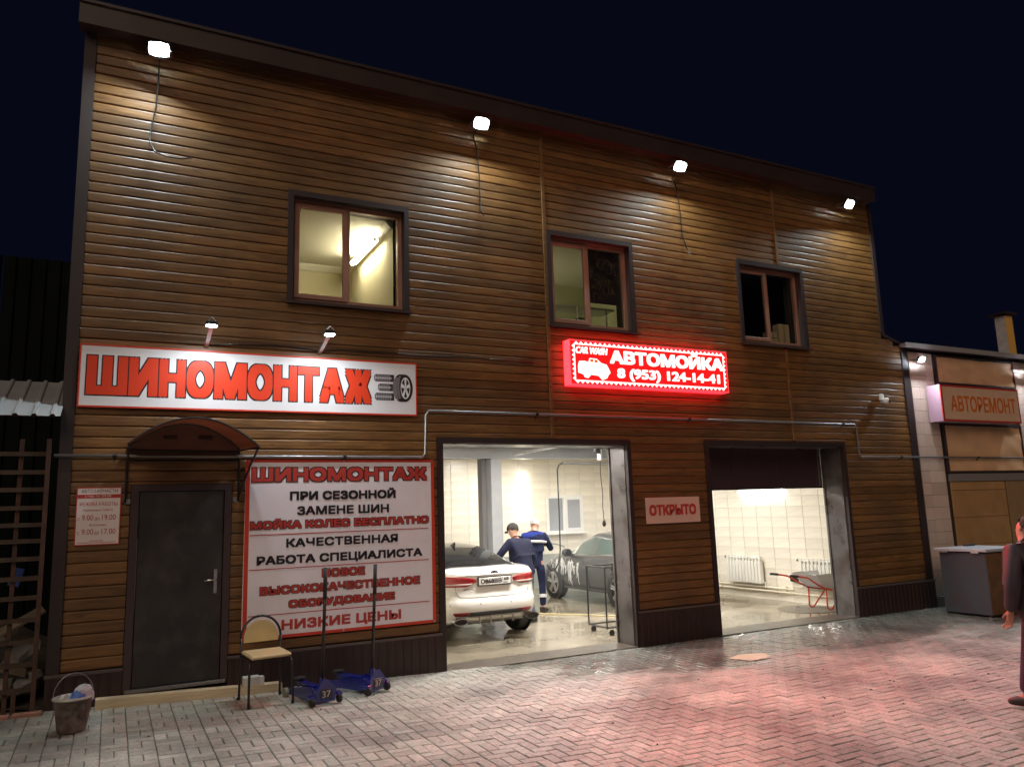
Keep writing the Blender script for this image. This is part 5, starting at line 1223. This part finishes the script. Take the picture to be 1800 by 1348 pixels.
q_ = MB(); q_.add([(0, .9+.62, 1.31), (0, .9+.86, 1.335), (-.02, 1.6, 1.33), (.02, 1.6, 1.33), (0, 1.53, 1.405), (0, 1.50, 1.38)], [(0,2,5), (0,5,3), (2,1,4), (2,4,5), (3,4,1), (3,5,4)]); q_.build('roof_fin', black, kia)
MB().tube([(s2, .495+.03*abs(s2), 1.052-.0*s2) for s2 in [-.6+.1*k for k in range(13)]], .008, 6).build('window_seal', darkp, kia)

pd2 = mat('dark_paint', (.04, .042, .044), .3, coat=.7, var=.15, nscale=3, dirt=(.085, .08, .078), dirtscale=2.2)
gl2 = mat('greenish_glass', (.06, .10, .085), .10, spec=.8)
car2, rear2, _, _ = make_car('dark_sedan', 'dark grey car streaked with foam being washed in the right bay', (9.50, 2.45, .006), 4.30, pd2, gl2, htop=1.40)
W2 = -.93
foam = mat('foam_white', (.75, .76, .75), .7)
fr2 = random.Random(4)
for k in range(26):
    y = 2.75+fr2.random()*.75 if k % 3 else 2.35+fr2.random()*.4; z1 = fr2.uniform(.7, .87); z0 = z1-fr2.uniform(.08, .5); w_ = fr2.uniform(.008, .035); q_ = MB()
    pts2 = []; nn2 = 7
    for j in range(nn2+1):
        z = z1+(z0-z1)*j/nn2; ww = w_*(1-.6*j/nn2)*(.7+.6*fr2.random()); tt = (z-.23)/(.93-.23); xx = -Wd*lerp_tab(WT, max(0, min(1, tt)))-.004; yy = y+.01*math.sin(j+k)
        q_.v += [(xx, yy-ww, z), (xx-.006, yy, z), (xx, yy+ww, z)]
    for j in range(nn2): a = j*3; q_.f += [(a, a+1, a+4, a+3), (a+1, a+2, a+5, a+4)]
    q_.build('foam_streak', foam, car2, smooth=True, norm=False)
for y in (1.15, 2.02, 3.0):
    MB().tube([(-Wd*lerp_tab(WT, max(0, (z-.23)/.7))-.001, y+(.06*(z-.5) if y > 2.5 else 0), z) for z in (.30, .4, .5, .6, .7, .8, .9)], .004, 5).build('door_seam', black, car2)
MB().tube([(-Wd*.94-.0, y, .945) for y in (1.0, 2.0, 2.9)], .009, 6).build('belt_trim', chrome, car2)
for y in (1.35, 2.18): B('door_handle', pd2, car2, -Wd-.022, -Wd+.0, y, y+.17, .79, .815, b=.008)
q_ = MB(); q_.tube([(-Wd*.93, .6, .30), (-Wd*.965, 1.4, .27), (-Wd*.965, 3.0, .27)], .022, 6); q_.build('sill', darkp, car2)
def front2(x, z, off): 
    tt = (z-.23)/.5; w = Wd*lerp_tab(WT, max(0, min(1, tt))); q = min(.9995, abs(x)/w); return (x, 2.15+2.13*(1-q**5)**.2-.06+off, z)
for s_ in (-1, 1): skinpatch(front2, s_*.5, s_*.9, lambda u: .60, lambda u: .68, .02, tlc, 'headlight', 10, 2, par=car2)

# mist of the pressure washer round the dark car
ms = MB(); bm = bmesh.new(); bmesh.ops.create_uvsphere(bm, u_segments=24, v_segments=12, radius=1)
for v in bm.verts: v.co = Vector((8.9+v.co.x*1.5, 4.6+v.co.y*1.9, 1.02+v.co.z*1.0))
mo = ms.frombm(bm).build('water_mist', None, None)
mm = bpy.data.materials.new('mist'); mm.use_nodes = True; n = mm.node_tree.nodes; l = mm.node_tree.links; n.remove(n['Principled BSDF'])
vs_ = n.new('ShaderNodeVolumePrincipled'); vs_.inputs['Color'].default_value = (.9, .92, .95, 1); vs_.inputs['Density'].default_value = .055
l.new(vs_.outputs[0], n['Material Output'].inputs['Volume']); mo.data.materials.append(mm)
tag(mo, 'fine white spray mist hanging over the dark car', 'mist', kind='stuff')

# ------------------------------------------------------------------ people
def skin(name, joints, edges, m, parent, lv=2, root=0, smooth=True):
    me = bpy.data.meshes.new(name); names = list(joints); idx = {k: i for i, k in enumerate(names)}
    me.from_pydata([joints[k][0] for k in names], [(idx[a], idx[b_]) for a, b_ in edges], [])
    o = bpy.data.objects.new(name, me); COL.objects.link(o)
    md = o.modifiers.new('skin', 'SKIN')
    for i, k in enumerate(names):
        r_ = joints[k][1]; r_ = r_ if isinstance(r_, tuple) else (r_, r_)
        me.skin_vertices[0].data[i].radius = r_; me.skin_vertices[0].data[i].use_root = (i == root)
    md.use_smooth_shade = True
    ss = o.modifiers.new('sub', 'SUBSURF'); ss.levels = lv; ss.render_levels = lv
    dg = bpy.context.evaluated_depsgraph_get(); dg.update()
    me2 = bpy.data.meshes.new_from_object(o.evaluated_get(dg)); bpy.data.objects.remove(o)
    me2.materials.clear(); me2.materials.append(m); me2.name = name
    me2.polygons.foreach_set('use_smooth', [True]*len(me2.polygons))
    o2 = bpy.data.objects.new(name, me2); COL.objects.link(o2)
    if parent: o2.parent = parent
    return o2
def V3(*a): return Vector(a)
skinm = mat('skin', (.42, .22, .15), .5); navy = mat('navy_cloth', (.014, .018, .045), .9, spec=.12, var=.3, nscale=12, bump=.5, bscale=14); blue = mat('blue_cloth', (.025, .04, .22), .85, spec=.15, bump=.4, bscale=14)
reflm = mat('reflective_tape', (.5, .5, .5), .4); jeans = mat('jeans', (.05, .08, .14), .8); greyhair = mat('grey_hair', (.42, .40, .38), .7, bump=.6, bscale=60); boot = mat('boot', (.03, .025, .022), .6)
def person(label, loc, rz, J, topm, legm, hairm, group=None, cap=None, head_turn=0.0, vest=None, jacket_len=True, tape=False, puff=1.0):
    """J: joints in local space, x right, y forward, z up"""
    t = thing('person', label, 'person', loc, rz, group)
    hd = V3(*J['head']); nk = V3(*J['neck']); ax = (hd-nk).normalized(); fwd = V3(*J.get('face', (0, 1, 0))).normalized(); sd_ = ax.cross(fwd).normalized(); fwd = sd_.cross(ax)
    body = {'pelvis': (J['pelvis'], (.12, .095)), 'chest': (J['chest'], (.13, .10)), 'neck0': (nk-ax*.04, .072), 'neck': (nk+ax*.02, .066), 'jaw': (hd-ax*.06+fwd*.012, (.072, .078)), 'skull': (hd+ax*.015, (.082, .095)), 'top': (hd+ax*.08-fwd*.008, (.068, .078))}
    be = [('pelvis', 'chest'), ('chest', 'neck0'), ('neck0', 'neck'), ('neck', 'jaw'), ('jaw', 'skull'), ('skull', 'top')]
    for s_ in 'lr':
        for a, b_, ra in (('sh', None, .055), ('el', 'sh', .042), ('wr', 'el', .028)):
            body[a+s_] = (J[a+s_], ra); be.append((a+s_, (b_+s_) if b_ else 'chest'))
        wr, el = V3(*J['wr'+s_]), V3(*J['el'+s_]); d = (wr-el).normalized(); palm = wr+d*.06
        body['palm'+s_] = (palm, (.036, .018)); be.append(('wr'+s_, 'palm'+s_))
        sidev = V3(*J.get('hs'+s_, (0, 1, 0))); sidev = (sidev-d*sidev.dot(d)).normalized(); curl = d.cross(sidev).normalized()*(-1 if s_ == 'l' else 1)
        for f_ in range(4):
            base = palm+d*.035+sidev*(.027-.018*f_); ln = (.072, .080, .074, .058)[f_]
            k1 = base+d*ln*.45+curl*.010; k2 = k1+d*ln*.25+curl*.024; k3 = k2+d*ln*.05+curl*.024
            for nm_, p_, r_ in (('a', base, .0095), ('b', k1, .009), ('c', k2, .0085), ('d', k3, .007)): body['f%d%s%s' % (f_, nm_, s_)] = (p_, r_)
            be += [('palm'+s_, 'f%da%s' % (f_, s_)), ('f%da%s' % (f_, s_), 'f%db%s' % (f_, s_)), ('f%db%s' % (f_, s_), 'f%dc%s' % (f_, s_)), ('f%dc%s' % (f_, s_), 'f%dd%s' % (f_, s_))]
        th0 = wr+d*.03+sidev*.032; th1 = th0+d*.03+sidev*.02+curl*.01; th2 = th1+d*.03+curl*.012
        for nm_, p_, r_ in (('a', th0, .012), ('b', th1, .010), ('c', th2, .009)): body['t%s%s' % (nm_, s_)] = (p_, r_)
        be += [('wr'+s_, 'ta'+s_), ('ta'+s_, 'tb'+s_), ('tb'+s_, 'tc'+s_)]
        for a, b_, ra in (('hp', None, .085), ('kn', 'hp', .055), ('an', 'kn', .034), ('to', 'an', .022)):
            body[a+s_] = (J[a+s_], ra); be.append((a+s_, (b_+s_) if b_ else 'pelvis'))
    skin('body', body, be, skinm, t)
    # face: nose, ears, eyes, mouth
    q_ = MB(); c_ = hd-ax*.02+fwd*.092; q_.add([c_+ax*.03-fwd*.012, c_-sd_*.014-ax*.012-fwd*.01, c_+sd_*.014-ax*.012-fwd*.01, c_-ax*.008+fwd*.018], [(0,1,3), (0,3,2), (1,2,3)]); q_.build('nose', skinm, t, smooth=True)
    for s_ in (-1, 1):
        bm = bmesh.new(); bmesh.ops.create_uvsphere(bm, u_segments=10, v_segments=6, radius=1); e0 = hd+sd_*s_*.078-fwd*.008-ax*.01
        for v in bm.verts: c0 = v.co.copy(); v.co = e0+sd_*c0.x*.010+fwd*c0.y*.017+ax*c0.z*.030
        MB().frombm(bm).build('ear', skinm, t, smooth=True)
        bm = bmesh.new(); bmesh.ops.create_uvsphere(bm, u_segments=8, v_segments=6, radius=.011); bmesh.ops.translate(bm, verts=bm.verts, vec=hd+sd_*s_*.030+fwd*.076+ax*.008); MB().frombm(bm).build('eye', white_p, t, smooth=True)
    q_ = MB(); q_.tube([hd-ax*.065+sd_*x+fwd*(.083-abs(x)*.25) for x in (-.025, 0, .025)], .005, 6); q_.build('mouth', mat('lips', (.30, .10, .08), .5), t)
    # hair or cap
    bm = bmesh.new(); bmesh.ops.create_uvsphere(bm, u_segments=20, v_segments=14, radius=1)
    for v in list(bm.verts):
        c0 = v.co.copy(); v.co = hd+ax*(.03+c0.z*.100)+sd_*c0.x*.090+fwd*(c0.y*.106-.010)
        if c0.z < -.55 or (c0.y > .25 and c0.z < .45-.0): v.tag = True
    bmesh.ops.delete(bm, geom=[v for v in bm.verts if v.tag], context='VERTS')
    MB().frombm(bm).build('hair', hairm, t, smooth=True)
    if cap:
        bm = bmesh.new(); bmesh.ops.create_uvsphere(bm, u_segments=20, v_segments=14, radius=1)
        for v in list(bm.verts):
            c0 = v.co.copy(); v.co = hd+ax*(.04+c0.z*.105)+sd_*c0.x*.098+fwd*(c0.y*.114-.005)
            if c0.z < -.05: v.tag = True
        bmesh.ops.delete(bm, geom=[v for v in bm.verts if v.tag], context='VERTS'); co_ = MB().frombm(bm).build('cap', cap, t, smooth=True)
        q_ = MB(); P = [hd+ax*.03+fwd*(.095+.07*math.cos(a))+sd_*.075*math.sin(a) for a in [-math.pi/2+math.pi*k/10 for k in range(11)]]; q_.add(P+[p-ax*.008 for p in P], [tuple(range(11)), tuple(range(11, 22))[::-1]]+[(k, k+11, (k+1) % 11+11, (k+1) % 11) for k in range(11)]); q_.build('visor', cap, co_)
    pe, chs = V3(*J['pelvis']), V3(*J['chest']); mid = (pe+chs)/2; p_ = puff
    jk = {'hem': (pe+(pe-chs).normalized()*(.14 if jacket_len else .02), (.175*p_, .135*p_)), 'waist': (pe+(chs-pe)*.25, (.165*p_, .125*p_)), 'mid': (mid, (.165*p_, .125*p_)), 'chest': (chs, (.185*p_, .130*p_)), 'collar': (nk-ax*.055, (.095, .095)), 'collar2': (nk-ax*.0, (.082, .084))}
    je = [('hem', 'waist'), ('waist', 'mid'), ('mid', 'chest'), ('chest', 'collar'), ('collar', 'collar2')]
    for s_ in 'lr':
        sh, el, wr = V3(*J['sh'+s_]), V3(*J['el'+s_]), V3(*J['wr'+s_])
        jk['s'+s_] = (sh, .078*p_); jk['u'+s_] = ((sh+el)/2, .066*p_); jk['e'+s_] = (el, .060*p_); jk['f'+s_] = ((el+wr)/2, .053*p_); jk['w'+s_] = (wr+(el-wr).normalized()*.01, .044*p_)
        je += [('chest', 's'+s_), ('s'+s_, 'u'+s_), ('u'+s_, 'e'+s_), ('e'+s_, 'f'+s_), ('f'+s_, 'w'+s_)]
    skin('jacket', jk, je, topm, t, root=1)
    tr = {'w': (pe+V3(0, 0, .06), (.145, .115)), 'p': (pe, (.15, .12))}; te = [('w', 'p')]
    for s_ in 'lr':
        hp_, kn, an = V3(*J['hp'+s_]), V3(*J['kn'+s_]), V3(*J['an'+s_])
        tr['h'+s_] = (hp_, .098); tr['m'+s_] = ((hp_+kn)/2, .084); tr['k'+s_] = (kn, .068); tr['c'+s_] = ((kn+an)/2, .066); tr['a'+s_] = (an+(kn-an).normalized()*.03, .062)
        te += [('p', 'h'+s_), ('h'+s_, 'm'+s_), ('m'+s_, 'k'+s_), ('k'+s_, 'c'+s_), ('c'+s_, 'a'+s_)]
        to_ = V3(*J['to'+s_]); hl = an-(to_-an).normalized()*.05
        skin('shoe', {'h': (V3(hl.x, hl.y, an.z-.035), .046), 'm': (V3(an.x, an.y, an.z-.03), .052), 'b': ((an+to_)/2-V3(0, 0, .012), (.048, .042)), 't': (to_+V3(0, 0, .0), (.046, .030))}, [('h', 'm'), ('m', 'b'), ('b', 't')], boot, t, root=1)
        if tape:
            for (a, b_, f_) in ((kn, an, .45),):
                c0 = a+(b_-a)*f_; d_ = (b_-a).normalized(); MB().tube([c0-d_*.03, c0+d_*.03], .0775, 16, cap=False).build('reflective_band', reflm, t, smooth=True)
    skin('trousers', tr, te, legm, t, root=1)
    return t, hd, ax, fwd, sd_
# washer in blue: stands behind the white sedan, seen from behind, turned to the dark car
J = dict(pelvis=(0, 0, .93), chest=(0, .02, 1.30), neck=(0, .05, 1.50), head=(.01, .10, 1.60), face=(.3, 1, -.1), shl=(-.20, .0, 1.40), ell=(-.25, .12, 1.14), wrl=(-.06, .33, 1.18), shr=(.20, .0, 1.40), elr=(.30, .10, 1.15), wrr=(.22, .33, 1.22),
         hpl=(-.10, 0, .88), knl=(-.11, .03, .48), anl=(-.13, -.02, .09), tol=(-.13, .15, .035), hpr=(.10, 0, .88), knr=(.12, .02, .48), anr=(.13, -.03, .09), tor=(.17, .14, .035))
t, hd, ax, fwd, sd_ = person('washer with short grey hair in blue and navy overalls spraying the dark car', (7.14, 4.05, .004), R(-38), J, navy, navy, greyhair, 'people in the washing hall', tape=True)
# blue yoke with grey band
skin('yoke', {'a': ((0, .015, 1.345), (.180, .130)), 'b': ((0, .02, 1.40), (.150, .115)), 'c': ((0, .035, 1.46), (.105, .095)), 'l': ((-.19, 0, 1.395), .080), 'l2': ((-.225, .05, 1.30), .074), 'r': ((.19, 0, 1.395), .080), 'r2': ((.25, .05, 1.30), .074)}, [('a', 'b'), ('b', 'c'), ('b', 'l'), ('l', 'l2'), ('b', 'r'), ('r', 'r2')], blue, t)
q_ = MB(); q_.tube([(-.235, -.055, 1.285), (-.15, -.125, 1.30), (0, -.145, 1.305), (.15, -.125, 1.30), (.235, -.055, 1.285)], .024, 8); q_.build('reflective_band', reflm, t, smooth=True)
wg = thing('spray_lance', 'black spray lance held by the washer in blue', 'lance', (7.14, 4.05, .004), R(-38))
MB().tube([(.10, .20, 1.26), (.20, .42, 1.25), (.34, .75, 1.20), (.42, .98, 1.16), (.44, 1.06, 1.13)], .011, 8).build('tube', steel, wg, smooth=True)
q_ = MB(); q_.bbox(.10, .24, .30, .36, 1.19, 1.27, b=.012); q_.build('gun', darkp, wg)
# man in the dark vest leaning over the white sedan
J = dict(pelvis=(0, -.05, .90), chest=(.0, .10, 1.24), neck=(0, .20, 1.42), head=(.0, .25, 1.535), face=(-.35, .8, -.6), shl=(-.20, .12, 1.34), ell=(-.36, .20, 1.13), wrl=(-.40, .36, .98), shr=(.20, .10, 1.33), elr=(.26, .02, 1.06), wrr=(.22, .10, .84),
         hpl=(-.10, -.05, .86), knl=(-.11, .04, .47), anl=(-.12, -.05, .09), tol=(-.14, .12, .035), hpr=(.10, -.05, .86), knr=(.11, .03, .47), anr=(.12, -.08, .09), tor=(.13, .10, .035))

t, hd, ax, fwd, sd_ = person('man in dark cap and padded navy vest leaning over the white sedan', (6.36, 3.05, .004), R(12), J, mat('vest_navy', (.012, .014, .035), .7, spec=.15, var=.3, nscale=9, bump=.7, bscale=6), jeans, mat('dark_hair', (.03, .025, .02), .8), 'people in the washing hall', cap=mat('cap_dark', (.03, .025, .025), .8), puff=1.1)
# passer-by cut by the right edge
J = dict(pelvis=(0, 0, .92), chest=(0, .02, 1.28), neck=(0, .04, 1.47), head=(.045, .07, 1.565), face=(0, 1, 0), shl=(-.19, .0, 1.38), ell=(-.26, -.03, 1.10), wrl=(-.22, .08, .86), shr=(.19, .0, 1.38), elr=(.26, -.05, 1.10), wrr=(.23, .05, .86),
         hpl=(-.06, 0, .87), knl=(-.04, .14, .48), anl=(-.05, .22, .10), tol=(-.13, .36, .04), hpr=(.12, 0, .87), knr=(.16, .0, .47), anr=(.17, -.2, .10), tor=(.18, -.03, .035))
t, hd, ax, fwd, sd_ = person('passer-by in dark jacket and trousers cut by the right edge of the photo', (7.33, -4.85, .004), R(-18), J, mat('jacket_dark', (.035, .025, .035), .6, var=.3, nscale=7, bump=.9, bscale=9), mat('trouser_dark', (.05, .03, .055), .8), mat('dark_hair', (.03, .025, .02), .8), puff=1.22)
